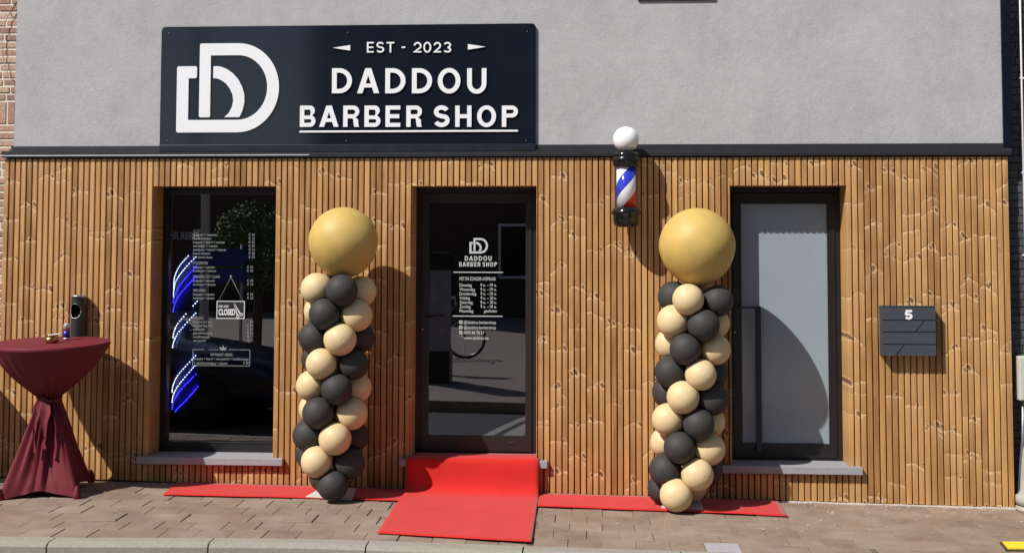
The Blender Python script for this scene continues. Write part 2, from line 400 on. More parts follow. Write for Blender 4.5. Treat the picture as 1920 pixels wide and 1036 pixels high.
def stroke(P, s):                             # outline of a line of width s along P
    n = len(P); L, Rr = [], []
    for i in range(n):
        a = Vector(P[max(i - 1, 0)]); b = Vector(P[i]); c = Vector(P[min(i + 1, n - 1)])
        d1 = (b - a).normalized() if i else (c - b).normalized(); d2 = (c - b).normalized() if i < n - 1 else d1
        m = (d1 + d2).normalized(); nn = Vector((-m.y, m.x)); k = s / 2 / max(.45, nn.dot(Vector((-d1.y, d1.x))))
        L.append(tuple(b + nn * k)); Rr.append(tuple(b - nn * k))
    return L + Rr[::-1]
def ea(cx, cy, rx, ry, a0, a1, n=14): return [(cx + rx * math.cos(rad(a0 + (a1 - a0) * i / n)), cy + ry * math.sin(rad(a0 + (a1 - a0) * i / n))) for i in range(n + 1)]
def glyph(c, w, s):                            # contours in a box w wide, 1 high, stem s
    t = s * .92
    if c in 'D0O':
        if c == 'D':
            r = min(.52, w * .72)
            return [[(0, 0), (0, 1)] + ea(w - r, .5, r, .5, 90, -90, 20), [(s, t), (s, 1 - t)] + ea(w - r, .5, r - s, .5 - t, 90, -90, 20)]
        return [ea(w / 2, .5, w / 2, .51, 0, 350, 35), ea(w / 2, .5, w / 2 - s, .51 - t, 0, 350, 35)]
    if c == 'A':
        a = s * 1.12; m = w / 2 - a * .56; z = .23; y = z + s * .82; top = (w / 2 - a) / m
        return [[(0, 0), (m, 1), (w - m, 1), (w, 0), (w - a, 0), (w - a - m * z, z), (a + m * z, z), (a, 0)], [(a + m * y, y), (w - a - m * y, y), (w / 2, min(top, .98))]]
    if c == 'U': return [[(0, 1), (0, .40)] + ea(w / 2, .40, w / 2, .42, 180, 360, 16)[1:] + [(w, 1), (w - s, 1), (w - s, .40)] + ea(w / 2, .40, w / 2 - s, .42 - t, 360, 180, 16)[1:] + [(s, 1)]]
    if c in 'BRP':
        x = w * .95 if c == 'B' else w; lo = .53 if c == 'B' else .44; r1 = (1 - lo) / 2; cy = lo + r1
        hole1 = [(s, lo + t * .95), (s, 1 - t)] + ea(x - r1, cy, r1 - s * .95, r1 - t, 90, -90, 10)
        if c == 'B':
            r2 = .275
            return [[(0, 0), (0, 1)] + ea(x - r1, cy, r1, r1, 90, -62, 12) + ea(w - r2, r2, r2, r2, 62, -90, 12), [(s, t), (s, 2 * r2 - t)] + ea(w - r2, r2, r2 - s * .95, r2 - t, 90, -90, 10), [(s, 2 * r2 - t + t * .9), (s, 1 - t)] + ea(x - r1, (2 * r2 - t + t * .9 + 1 - t) / 2, r1 - s * .95, (1 - t - 2 * r2 + t * .1) / 2, 90, -90, 10)]
        if c == 'P': return [[(0, 0), (0, 1)] + ea(x - r1, cy, r1, r1, 90, -90, 14) + [(s, lo), (s, 0)], hole1]
        return [[(0, 0), (0, 1)] + ea(x - r1, cy, r1, r1, 90, -72, 12) + [(w * .93, .34), (w * .95, .1), (w, 0), (w - s * 1.1, 0), (w * .93 - s, .1), (w * .90 - s, .30), (w * .60, .40), (s, .40), (s, 0)], [(s, .40 + t), (s, 1 - t)] + ea(x - r1, (1.4) / 2, r1 - s * .95, (.6 - 2 * t) / 2, 90, -90, 10)]
    if c == 'E': return [[(0, 0), (0, 1), (w, 1), (w, 1 - t), (s, 1 - t), (s, .5 + t * .5), (w * .93, .5 + t * .5), (w * .93, .5 - t * .5), (s, .5 - t * .5), (s, t), (w, t), (w, 0)]]
    if c == 'H': return [[(0, 0), (0, 1), (s, 1), (s, .5 + t / 2), (w - s, .5 + t / 2), (w - s, 1), (w, 1), (w, 0), (w - s, 0), (w - s, .5 - t / 2), (s, .5 - t / 2), (s, 0)]]
    if c == 'T': return [[(w / 2 - s / 2, 0), (w / 2 - s / 2, 1 - t), (0, 1 - t), (0, 1), (w, 1), (w, 1 - t), (w / 2 + s / 2, 1 - t), (w / 2 + s / 2, 0)]]
    if c == '-': return [[(0, .5 - s / 2), (0, .5 + s / 2), (w, .5 + s / 2), (w, .5 - s / 2)]]
    h = s / 2
    if c == 'S':
        rx = w / 2 - h; r1 = .245 - h * .45; cu = 1 - h - r1 + .01; cl = h + r1 + .015 - .01
        r2 = (cu - r1 - h * .0) ; mid = .5
        up = ea(w / 2, cu, rx * .95, r1, 22, 232, 16); lo = ea(w / 2, cl, rx, r1 + .015, 52, -158, 16)
        return [stroke(up + [(w / 2, mid)] + lo, s)]
    if c == '2':
        r = w / 2 - h
        return [stroke(ea(w / 2, 1 - h - r * .98, r, r * .98, 172, -38, 14) + [(h * 1.3, h), (w, h)], s)]
    if c == '5':
        r = w / 2 - h
        return [stroke([(w * .93, 1 - h), (w * .27, 1 - h), (w * .17, .56)] + ea(w / 2 - .02, .325, r, .325 - h * .9, 128, -155, 16), s)]
    if c == '3':
        r = w / 2 - h
        return [stroke(ea(w / 2, 1 - h - .215, r * .93, .215, 160, -85, 14), s * 1.0), stroke(ea(w / 2, .27, r, .27 - h, 80, -160, 14), s * 1.0)]
    return []
def letters(mb, items, y, th, s):              # items: (character, x0, x1, z0, z1)
    for c, x0, x1, z0, z1 in items:
        hgt = z1 - z0; w = (x1 - x0) / hgt; con = glyph(c, w, s)
        groups = [con] if c != '3' else [[q] for q in con]
        for gi, G in enumerate(groups):
            cu = bpy.data.curves.new('t', 'CURVE'); cu.dimensions = '2D'; cu.fill_mode = 'BOTH'
            for P in G:
                sp = cu.splines.new('POLY'); sp.points.add(len(P) - 1); sp.use_cyclic_u = True
                for i, (u, v) in enumerate(P): sp.points[i].co = (u, v, 0, 1)
            ob = bpy.data.objects.new('t', cu); COL.objects.link(ob)
            dg = bpy.context.evaluated_depsgraph_get(); me = bpy.data.meshes.new_from_object(ob.evaluated_get(dg))
            bm = bmesh.new(); bm.from_mesh(me); bpy.data.objects.remove(ob); bpy.data.curves.remove(cu); bpy.data.meshes.remove(me)
            for v in bm.verts: v.co = Vector((x0 + v.co.x * hgt, y - gi * .0004, z0 + v.co.y * hgt))
            bmesh.ops.remove_doubles(bm, verts=bm.verts[:], dist=1e-6)
            if th > 0:
                r = bmesh.ops.extrude_face_region(bm, geom=bm.faces[:])
                for q in r['geom']:
                    if isinstance(q, bmesh.types.BMVert): q.co.y += th
            bm.verts.index_update(); mb.add([v.co for v in bm.verts], [[v.index for v in f.verts] for f in bm.faces]); bm.free()

# ------------------------------------------------------------------ ground
def ky(x):                                   # front line of the pavement (kerb)
    t = max(0.0, min(1.0, (-1.2 - x) / 2.6)); return -1.585 - .21 * t * t * (3 - 2 * t)
def stain(M, c, p):
    sp = M.n('ShaderNodeSeparateXYZ'); M.l(p, sp.inputs[0])
    s1 = M.noise(p, 2.3, 4, .6); s2 = M.noise(M.pos((14, 40, 1)), 1.0, 4, .7)
    near = M.rng(sp.outputs[1], -.55, -.02, .0, .9); right = M.rng(sp.outputs[0], -3.0, 1.4, .25, 1)
    f = M.math('MULTIPLY', M.math('MULTIPLY', M.rng(s2, .60, .68), right), M.math('ADD', near, .22))
    c = M.mix(M.rng(s1, .42, .7, 0, .35), c, (.40, .33, .28))
    return M.mix(M.math('MULTIPLY', f, .85), c, (.62, .56, .50))
mt['paver'] = island('clay_pavers', [(.190, .135, .098), (.232, .168, .124), (.205, .150, .114), (.252, .185, .138), (.215, .148, .106)], .85, 90, .35, stain, .2)
mt['pavergrey'] = simple('grey_paver', (.36, .33, .36), .85, 0, .15, 60, .3)  # single paver with a grey of its own
mt['joint'] = simple('joint_sand', (.125, .098, .075), .95, 0, .3, 90, .3)
mt['asphalt'] = simple('asphalt', (.085, .085, .09), .9, 0, .35, 120, .5)
mt['kerb'] = simple('kerb_concrete', (.285, .265, .225), .9, 0, .26, 38, .55)

def pavement():
    mb = MB(); T = .226; g = .0012; rows = 9
    for r in range(rows):
        off = (r % 2) * .5 * T + random.uniform(-.03, .03)
        for i in range(-26, 28):
            x0 = i * T + off + random.uniform(-.003, .003); x1 = x0 + T
            if r in (0,): pass
            ya = lambda x: ky(x) + .012 + r * T
            a, b = x0 + g * random.uniform(.5, 1.3), x1 - g * random.uniform(.5, 1.3)
            dz = random.uniform(-.0025, .0025); tx = random.uniform(-.004, .004)
            mi = 0
            if r == 0 and -.0 < x0 - 1.05 < T: mi = 1
            if r == 1 and -.0 < x0 - 1.05 < T: mi = 1
            if mi == 1 and r == 1: mi = 0
            q = []
            for (x, yy) in ((a, ya(a) + g), (b, ya(b) + g), (b, ya(b) + T - g), (a, ya(a) + T - g)):
                q.append((x, yy, gz(x) + dz + tx * (x - x0) / T))
            ch = .0028; cx = (a + b) / 2; cy = sum(p[1] for p in q) / 4
            top = [(p[0] + math.copysign(ch, cx - p[0]), p[1] + math.copysign(ch, cy - p[1]), p[2]) for p in q]
            mid = [(p[0], p[1], p[2] - .004) for p in q]; bot = [(p[0], p[1], p[2] - .03) for p in q]
            mb.add(top + mid + bot, [(0, 1, 2, 3)] + [(j + 4, (j + 1) % 4 + 4, (j + 1) % 4, j) for j in range(4)] + [(j + 8, (j + 1) % 4 + 8, (j + 1) % 4 + 4, j + 4) for j in range(4)], mi)
    o = mb.build('pavement', [mt['paver'], mt['pavergrey']]); struct(o)
    mb = MB(); xs = [-60, -6, -4, -3, -2, -1, 0, 2, 4, 6, 60]
    for a, b in zip(xs, xs[1:]):
        mb.add([(a, ky(a) + .005, gz(a) - .0055), (b, ky(b) + .005, gz(b) - .0055), (b, 1.0, gz(b) - .0055), (a, 1.0, gz(a) - .0055)], [(0, 1, 2, 3)])
    struct(mb.build('pavement_bed', mt['joint']))
    # kerb stones
    mb = MB(); x = -3.135 - 8 * 1.02
    for i in range(16):
        a, b = x + .005, x + 1.02 - .005; n = 8
        prof = lambda xx: [(ky(xx) + .006, gz(xx) - .20), (ky(xx) + .006, gz(xx) + .002), (ky(xx) - .085, gz(xx) + .001), (ky(xx) - .118, gz(xx) - .006), (ky(xx) - .135, gz(xx) - .026), (ky(xx) - .142, gz(xx) - .20)]
        vs = []
        for k in range(n + 1):
            xx = a + (b - a) * k / n
            for j, (yy, zz) in enumerate(prof(xx)):
                j2 = noise.noise(Vector((xx * 7, j * 1.3, i))) * .003
                vs.append((xx, yy + j2, zz + (j2 if j in (1, 2, 3) else 0)))
        m = 6
        fs = [(k * m + j, (k + 1) * m + j, (k + 1) * m + j + 1, k * m + j + 1) for k in range(n) for j in range(m - 1)]
        fs += [tuple(range(m)), tuple(n * m + j for j in reversed(range(m)))]
        mb.add(vs, fs); x += 1.02
    struct(mb.build('kerb', mt['kerb']))
    mb = MB()
    L = 150
    mb.add([(-L, -L, gz(-L) - .135), (L, -L, gz(L) - .135), (L, L, gz(L) - .135), (-L, L, gz(-L) - .135)], [(0, 1, 2, 3)])
    struct(mb.build('road', mt['asphalt']))
    # the square on the far side of the road (mirrored in the panes)
    mb = MB(); y1, y0 = -4.8, -60
    for (a, b, dz, mi) in ((y1, y1 - .16, 0, 1), (y1 - .16, y0, -.003, 0)):
        mb.add([(-60, b, gz(-60) + dz), (60, b, gz(60) + dz), (60, a, gz(60) + dz), (-60, a, gz(-60) + dz)], [(0, 1, 2, 3)], mi)
    mb.add([(-60, y1, gz(-60)), (60, y1, gz(60)), (60, y1, gz(60) - .14), (-60, y1, gz(-60) - .14)], [(0, 1, 2, 3)], 1)
    struct(mb.build('square_paving', [simple('square_pavers', (.30, .255, .225), .9, 0, .2, 8, .2), mt['kerb']]))
    mb = MB()
    px = lambda y: -.98 + .22 * ((-1.7 - y) / 2.6) + .35 * max(0, (-1.7 - y) / 2.9) ** 2
    for o0, o1 in ((0, .12), (.20, .42)):
        for i in range(20):
            ya, yb = -1.70 - i * .15, -1.70 - i * .15 - .147
            mb.add([(x, y, gz(x) - .131) for x, y in ((px(ya) + o0, ya), (px(ya) + o1, ya), (px(yb) + o1, yb), (px(yb) + o0, yb))], [(0, 1, 2, 3)])
    for j in range(18):
        y = -1.72 - j * .16
        for i in range(6):
            x = px(y) + .46 + i * .30 + (j % 2) * .1; mb.box(x, x + .285, y - .135, y, gz(x) - .14, gz(x) - .127)
    struct(mb.build('road_sett_strip', simple('pale_setts', (.48, .46, .42), .85, 0, .25, 20, .3)))
pavement()

# ------------------------------------------------------------------ shop building
B = thing('shop_building', (-.4, .1, 0), 'shop front with grey stucco above and honey brown vertical timber slats below', 'building')
OPEN = [(-3.197, -2.180, .262, 2.452), (-1.060, -.055, .262, 2.452), (1.484, 2.394, .250, 2.452)]   # x0 x1 z0 z1
XR, ZT = 3.650, 2.690
def cladding():
    mb = MB(); G = .0090; D = .028
    def slat(x0, x1, z0, z1, yf=0.0):
        if x1 - x0 < .006: return
        c = .0035; y1 = yf + D
        # profile with eased front edges
        P = [(x0, y1), (x0, yf + c * 1.3), (x0 + c, yf), (x1 - c, yf), (x1, yf + c * 1.3), (x1, y1)]
        vs = [(x, y, z0) for x, y in P] + [(x, y, z1) for x, y in P]
        mb.add(vs, [(i, i + 1, i + 7, i + 6) for i in range(5)] + [tuple(reversed(range(6))), tuple(range(6, 12))])
    n = int((XR - X0) / PITCH) + 1
    for i in range(n):
        a = X0 + i * PITCH + G * .5; b = a + PITCH - G; b = min(b, XR)
        zb = gz((a + b) / 2) + .013
        segs = []
        for ox0, ox1, oz0, oz1 in OPEN:
            if b > ox0 and a < ox1:
                segs.append((ox0, ox1, oz0, oz1))
        if not segs: slat(a, b, zb, ZT - .012); continue
        ox0, ox1, oz0, oz1 = segs[0]
        slat(a, b, oz1 + random.uniform(0, .0015), ZT - .012); slat(a, b, zb, oz0 - .058)
        if a < ox0: slat(a, ox0, oz0 - .058, oz1)
        if b > ox1: slat(ox1, b, oz0 - .058, oz1)
    # reveals: slats turned into the opening
    for ox0, ox1, oz0, oz1 in OPEN:
        for side, xx in ((1, ox0), (-1, ox1)):
            for k in range(7):
                y0 = D + .002 + k * .031
                mb.box(min(xx, xx - side * .02), max(xx, xx - side * .02), y0, y0 + .025, oz0 - .02, oz1)
        mb.box(ox0 - .02, ox1 + .02, D + .001, .245, oz1 + .001, oz1 + .02)
    mb.build('cladding', mt['wood'], B)
    # membrane and masonry behind
    mb = MB(); y0, y1 = D + .002, .38
    xs = [X0 + .006] + [v for o in OPEN for v in (o[0] - .021, o[1] + .021)] + [XR - .004]
    zl = gz(XR) - .06
    for i in range(0, len(xs), 2): mb.box(xs[i], xs[i + 1], y0, y1, zl, ZT)
    for ox0, ox1, oz0, oz1 in OPEN:
        mb.box(ox0 - .021, ox1 + .021, y0, y1, zl, oz0 - .06); mb.box(ox0 - .021, ox1 + .021, y0, y1, oz1 + .021, ZT)
    mb.build('backing_wall', mt['membrane'], B)
cladding()
SX0, SX1 = U(32, 140, .03).x, U(1876, 140, .03).x
mb = MB(); mb.box(SX0, SX1, .004, .32, 2.76, 7.2)
mb.build('stucco_wall', mt['stucco'], B)
mb = MB()
mb.box(SX0 - .02, SX1 + .01, -.002, .03, 2.742, 2.783); mb.box(-4.475, 3.662, -.026, .06, 2.704, 2.742)
mb.box(-4.475, -1.9, -.029, -.026, 2.700, 2.709, 1); mb.box(-4.475, 3.662, -.024, .06, 2.690, 2.7035)
mb.build('ledge_trim', [mt['trim'], mt['trimlite']], B)
mb = MB(); mb.box(SX1 - .002, SX1 + .068, -.012, .32, 2.7425, 7.2, 0); mb.box(SX1 - .004, SX1 + .07, -.014, .1, 3.50, 3.512)
mb.build('corner_profile', mt['navydark'], B)
mb = MB(); mb.box(SX0, SX1 + .06, .32, 6, -.2, 7.2); 
# upper floor window, only its sill edge shows
p = U(1196, 2, .0); q = U(1345, 1, .0)
uw = part_empty('window', B, (p.x + .6, .03, p.z + .6))
mb = MB(); mb.box(p.x, p.x + .62, -.012, .029, p.z, p.z + .03); mb.build('sill', mt['trim'], uw)
mb = MB(); mb.box(p.x + .04, p.x + .58, .0, .029, p.z + .031, p.z + 1.4); mb.box(p.x + .08, p.x + .54, -.003, -.0005, p.z + .08, p.z + 1.34, 1)
mb.build('frame', [mt['frame'], mt['blackgloss']], uw)
# room behind the panes, its lack of light put into a near-black colour
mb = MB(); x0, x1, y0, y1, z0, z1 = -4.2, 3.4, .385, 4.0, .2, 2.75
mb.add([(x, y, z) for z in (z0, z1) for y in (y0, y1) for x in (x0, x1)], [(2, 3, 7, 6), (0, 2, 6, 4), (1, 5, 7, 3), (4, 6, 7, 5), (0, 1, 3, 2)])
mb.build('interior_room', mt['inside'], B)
mb = MB(); mb.box(-4.4, 3.6, 4.02, 9, -.2, 7.2); mb.box(-4.4, 3.6, .34, 4.02, 2.77, 7.2); mb.build('house_body', mt['stucco'], B)
# bluestone sills
def sill(x0, x1, zb, zt, yf, yb=.23, rx=None):
    mb = MB(); mb.box(x0, x1, yf, -.0005, zb, zt, 0, .003)
    if rx: mb.box(rx[0] + .001, rx[1] - .001, -.0004, yb, zb + .002, zt - .0015)
    return mb
a, b = U(255, 869, -.05), U(529, 870, -.05)
sill(a.x, b.x, .212, .268, -.050, .23, OPEN[0]).build('sill', mt['bluestone'], B)
a, b = U(748, 870, -.05), U(1026, 873, -.05)
sill(a.x, b.x, .221, .276, -.050, .23, OPEN[1]).build('doorstep', mt['bluestone'], B)
a, b = U(1355, 883, -.05), U(1618, 888, -.05)
sill(a.x, b.x, .204, .262, -.050, .23, OPEN[2]).build('sill', mt['bluestone'], B)

# logo shape, in the sign's own units (taken from the sign: 128..625, 155..585)
def arc(cx, cy, r, a0, a1, n=24, ry=None):
    ry = ry or r
    return [(cx + r * math.cos(rad(a0 + (a1 - a0) * i / n)), cy + ry * math.sin(rad(a0 + (a1 - a0) * i / n))) for i in range(n + 1)]
LOGO1 = [(238, 512), (238, 162), (243, 155)] + arc(425, 370, 200, -90, 90, 28, 215) + [(135, 585), (128, 578), (128, 272), (134, 265), (219, 265), (225, 271), (225, 317), (219, 323), (185, 323), (185, 525)] + arc(425, 369, 143, 90, -90, 28, 156) + [(292, 213), (292, 507), (287, 512)]
LOGO1[0] = (243, 512); LOGO1.insert(1, (238, 507))
LOGO2 = [(305, 323), (325, 325), (345, 334), (368, 350), (387, 375), (400, 403), (404, 432), (398, 463), (383, 492), (362, 512), (432, 512), (437, 508), (450, 478), (458, 440), (457, 402), (446, 365), (427, 330), (400, 300), (368, 278), (338, 267), (310, 265), (305, 270)]
def logo(mb, x0, x1, z0, z1, y, th):
    f = lambda P: [(x0 + (u - 128) / 497 * (x1 - x0), z1 - (v - 155) / 430 * (z1 - z0)) for u, v in P]
    mb.poly(f(LOGO1), y, th); mb.poly(f(LOGO2), y, th)

# ---- left window
OY = .225
def frame_ring(mb, x0, x1, z0, z1, wl, wr, wt, wb, y0, y1, mi=0):
    mb.box(x0, x1, y0, y1, z1 - wt, z1, mi); mb.box(x0, x1, y0, y1, z0, z0 + wb, mi)
    mb.box(x0, x0 + wl, y0, y1, z0 + wb, z1 - wt, mi); mb.box(x1 - wr, x1, y0, y1, z0 + wb, z1 - wt, mi)
def mk_window():
    o = OPEN[0]; W = part_empty('window', B, (o[0] + .5, .24, o[2]))
    x0, x1, z0, z1 = o[0] + .001, o[1] - .001, .268, o[3] - .001
    mb = MB(); frame_ring(mb, x0, x1, z0, z1, .05, .03, .055, .075, OY, OY + .07)
    mb.box(x0 + .05, x1 - .03, OY - .006, OY, z0 + .078, z0 + .084, 1)
    mb.box(x1 - .13, x1 - .09, OY - .004, OY, z0 + .045, z0 + .055, 1)
    mb.build('frame', [mt['frame'], mt['trim']], W)
    yg = OY + .02
    mb = MB(); mb.box(x0 + .05, x1 - .03, yg, yg + .004, z0 + .075, z1 - .055)
    mb.build('pane', mt['glass'], W)
    mb = MB(); yl = yg - .002
    def line(s, pxl, pyb, h, pxr=None, **k):
        a = U(pxl, pyb, yl); zz = h * .0044
        x1_ = None if pxr is None else U(pxr, pyb, yl).x
        text(mb, s, a.x, x1_, a.z, a.z + zz, yl, 0, 0, caps=False, **k)
    L = 362
    rows = [(435, 'HEREN', None, 378), (442, 'knippen + wassen', '24', 406), (449, 'baard trimmen', '12', 396), (456, 'knippen + baard + wassen', '32', 421), (463, 'tondeuse + wassen', '23', 408), (470, 'tondeuse + baard + wassen', '31', 424), (477, 'baard scheren', '20', 394), (484, 'hot towel shave', '25', 398),
            (495.5, 'STUDENTEN', None, 390), (502.5, 'knippen + wassen', '22', 402), (509.5, 'tondeuse + wassen', '20', 405),
            (521, 'KINDEREN TOT 12 JAAR', None, 412), (528, 'knippen + wassen', '20', 402), (535, 'tondeuse + wassen', '19', 404),
            (546.5, 'VROUWEN', None, 385), (553.5, 'knippen + wassen', '26', 402), (560.5, 'tondeuse + wassen', '23', 402),
            (598, 'SPECIALS', None, 382), (605, 'keratine kort haar', '60', 399), (612, 'keratine lang haar', '70', 399), (619, 'epileren', '20', 384), (626, 'gezichtsreiniging', '23', 398), (633, 'hoofdmassage', '7', 393), (640, 'wax gezicht', '7', 386)]
    for y, s, pr, xr in rows:
        line(s, L, y, 5.0 if pr else 5.6, xr, shear=0 if pr else .2)
        if pr:
            a = U(466 if y < 500 else 463, y, yl); text(mb, '€ ' + pr, a.x, a.x + .052, a.z, a.z + .021, yl, 0, 0, caps=False)
    mb.build('price_list', mt['vinyldim'], W); mb = MB()
    # boxed offer with the crown
    a, b = U(361, 685, yl), U(469, 655, yl); t = .004
    mb.poly([(a.x, a.z), (b.x, a.z), (b.x, a.z + t), (a.x, a.z + t)], yl, 0.0003)
    mb.poly([(a.x, a.z + t), (a.x + t, a.z + t), (a.x + t, b.z), (a.x, b.z)], yl, .0003); mb.poly([(b.x - t, a.z + t), (b.x, a.z + t), (b.x, b.z), (b.x - t, b.z)], yl, .0003)
    c = U(383, 655, yl).x; d = U(449, 655, yl).x
    mb.poly([(a.x + t, b.z - t), (c, b.z - t), (c, b.z), (a.x + t, b.z)], yl, .0003); mb.poly([(d, b.z - t), (b.x - t, b.z - t), (b.x - t, b.z), (d, b.z)], yl, .0003)
    for k in range(5):
        for xx in (392 + k * 3.6, 430 + k * 3.6):
            p = U(xx, 655, yl); mb.poly([(p.x, p.z - .003), (p.x + .009, p.z - .003), (p.x + .009, p.z + .003), (p.x, p.z + .003)], yl, .0003)
    mb.build('offer_frame', mt['vinyldim'], W); mb = MB()
    p = U(418, 656, yl); s = .0044
    mb.poly([(p.x + u * s, p.z + v * s) for u, v in ((-5, 0), (5, 0), (6.8, 7), (2.6, 3.4), (0, 9.5), (-2.6, 3.4), (-6.8, 7))], yl, .0003)
    mb.build('crown_emblem', mt['vinyldim'], W); mb = MB()
    line('VIP PAKKET HEREN', 395, 667, 5.6, 436, shear=.2)
    line('knippen + baard + wax gezicht + hoofdmassage', 364, 674, 5, 466); line('+ gezichtsreiniging + wassen', 364, 682, 5, 426); line('€ 60', 456, 682, 5, 466)
    mb.build('offer_text', mt['vinyldim'], W)
    mb = MB(); a, b = U(316, 449, yl), U(377, 435, yl)
    text(mb, 'MR.REBEL', a.x, b.x, a.z, a.z + .062, yl + .0006, 0, .006)
    mb.build('lettering', simple('faded_vinyl', (.13, .15, .17), .7, 0, .3, 60), W)
mk_window()

def mk_door():
    o = OPEN[1]; W = part_empty('door', B, (o[0] + .5, .15, o[2]))
    x0, x1, z0, z1 = o[0] + .001, o[1] - .001, .280, o[3] - .001
    gx0, gz1 = U(805, 380, OY).x, U(805, 380, OY).z; gx1, gz0 = U(985, 818, OY).x, U(985, 818, OY).z
    mb = MB(); frame_ring(mb, x0, x1, z0, z1, .045, .045, .045, .02, OY + .012, OY + .075)
    frame_ring(mb, x0 + .048, x1 - .048, z0 + .022, z1 - .048, gx0 - x0 - .048, x1 - .048 - gx1, z1 - .048 - gz1, gz0 - z0 - .022, OY, OY + .06)
    mb.box(x1 - .24, x1 - .19, OY - .006, OY, z0 + .085, z0 + .1, 1); mb.build('frame', [mt['frame2'], mt['trim']], W)
    yg = OY + .018
    mb = MB(); mb.box(gx0, gx1, yg, yg + .004, gz0, gz1); mb.build('pane', mt['glass'], W)
    mb = MB(); p = U(792, 617, OY)
    mb.box(p.x - .012, p.x + .012, OY - .006, OY, p.z - .03, p.z + .03, 0, .004); mb.lathe([(.008, 0), (.008, -.01)], (p.x, OY - .004, p.z), 12, 1, 'Y')
    mb.build('lock_cylinder', [mt['blackmatte'], mt['steel']], W)
    mb = MB(); p = U(806, 594, OY - .05); mb.tube([(p.x - .02, OY, p.z), (p.x - .02, OY - .05, p.z), (p.x + .1, OY - .05, p.z)], .009)
    mb.build('handle', mt['blackmatte'], W)
    mb = MB(); yl = yg - .002
    a, b = U(880, 475, yl), U(915, 446, yl); logo(mb, a.x, b.x, a.z, b.z, yl, .0004)
    def T(s, xa, xb, yb, yt, **k):
        a, b = U(xa, yb, yl), U(xb, yt, yl); text(mb, s, a.x, b.x, a.z, b.z, yl, 0, **k)
    for word, xs, xa, xb, yb, yt in (('DADDOU', [(876, 972), (997, 1103), (1132, 1229), (1260, 1357), (1384, 1493), (1525, 1618)], 871.5, 922, 488.5, 479.5), ('BARBERSHOP', [(722, 797), (815, 908), (930, 1007), (1032, 1109), (1133, 1204), (1233, 1308), (1364, 1441), (1468, 1546), (1573, 1664), (1692, 1769)], 861, 932, 499.3, 491)):
        m = lambda u: U(xa + (u - xs[0][0]) / (xs[-1][1] - xs[0][0]) * (xb - xa), yb, yl).x
        z0_ = U(xa, yb, yl).z; z1_ = U(xa, yt, yl).z; letters(mb, [(ch, m(a_), m(b_), z0_, z1_) for ch, (a_, b_) in zip(word, xs)], yl, 0, .2)
    for yy, xa, xb in ((510, 850, 943), (592, 849, 942)):
        a, b = U(xa, yy, yl), U(xb, yy, yl); mb.poly([(a.x, a.z - .004), (b.x, a.z - .004), (b.x, a.z + .004), (a.x, a.z + .004)], yl, .0003)
    T('MET EN ZONDER AFSPRAAK', 861.5, 930, 525.5, 519, bold=.004)
    days = ['Dinsdag', 'Woensdag', 'Donderdag', 'Vrijdag', 'Zaterdag', 'Zondag', 'Maandag']
    hrs = [('9 u.', '19 u.'), ('9 u.', '19 u.'), ('9 u.', '19 u.'), ('9 u.', '20 u.'), ('8 u.', '20 u.'), ('9 u.', '18 u.')]
    wd = [23, 29, 31.5, 19.5, 25, 21, 26]
    for k, dname in enumerate(days):
        y = 536.8 + k * 8.05
        a = U(861.5, y, yl); b = U(861.5 + wd[k], y, yl); text(mb, dname, a.x, b.x, a.z, a.z + .026, yl, 0, .008, caps=False)
        if k < 6:
            for s, xa, xb in ((hrs[k][0], 901, 910.5), ('-', 913.5, 916), (hrs[k][1], 918.5, 931)):
                a = U(xa, y, yl); b = U(xb, y, yl); text(mb, s, a.x, b.x, a.z, a.z + .026, yl, 0, .008, caps=False)
        else:
            a = U(907.5, y, yl); b = U(931.5, y, yl); text(mb, 'gesloten', a.x, b.x, a.z, a.z + .026, yl, 0, .008, caps=False)
    for k, (s, xb) in enumerate((('@daddou.barbershop', 930), ('@daddou.barbershop', 930), ('0493 84 78 57', 908), ('www.daddou.be', 916))):
        y = 606.5 + k * 9.7
        a = U(869.5, y, yl); b = U(xb, y, yl); text(mb, s, a.x, b.x, a.z, a.z + .026, yl, 0, .008, caps=False)
        p = U(864, y - 3, yl); h = .014
        ring = [(p.x - h, p.z - h * .8), (p.x - h * .8, p.z - h), (p.x + h * .8, p.z - h), (p.x + h, p.z - h * .8), (p.x + h, p.z + h * .8), (p.x + h * .8, p.z + h), (p.x - h * .8, p.z + h), (p.x - h, p.z + h * .8)]
        mb.poly(ring, yl, .0003)
        if k == 0: text(mb, 'f', p.x - .004, p.x + .006, p.z - .01, p.z + .01, yl - .001, 0, .02, mi=1)
        else:
            for r in ((.0075,) if k < 3 else (.009,)):
                mb.poly(arc(p.x, p.z, r, 0, 340, 14), yl - .001, .0004, 1); mb.poly(arc(p.x, p.z, r * .6, 0, 340, 14), yl - .002, .0004, 0)
    mb.build('lettering', [mt['vinyl'], mt['rubber']], W)
mk_door()

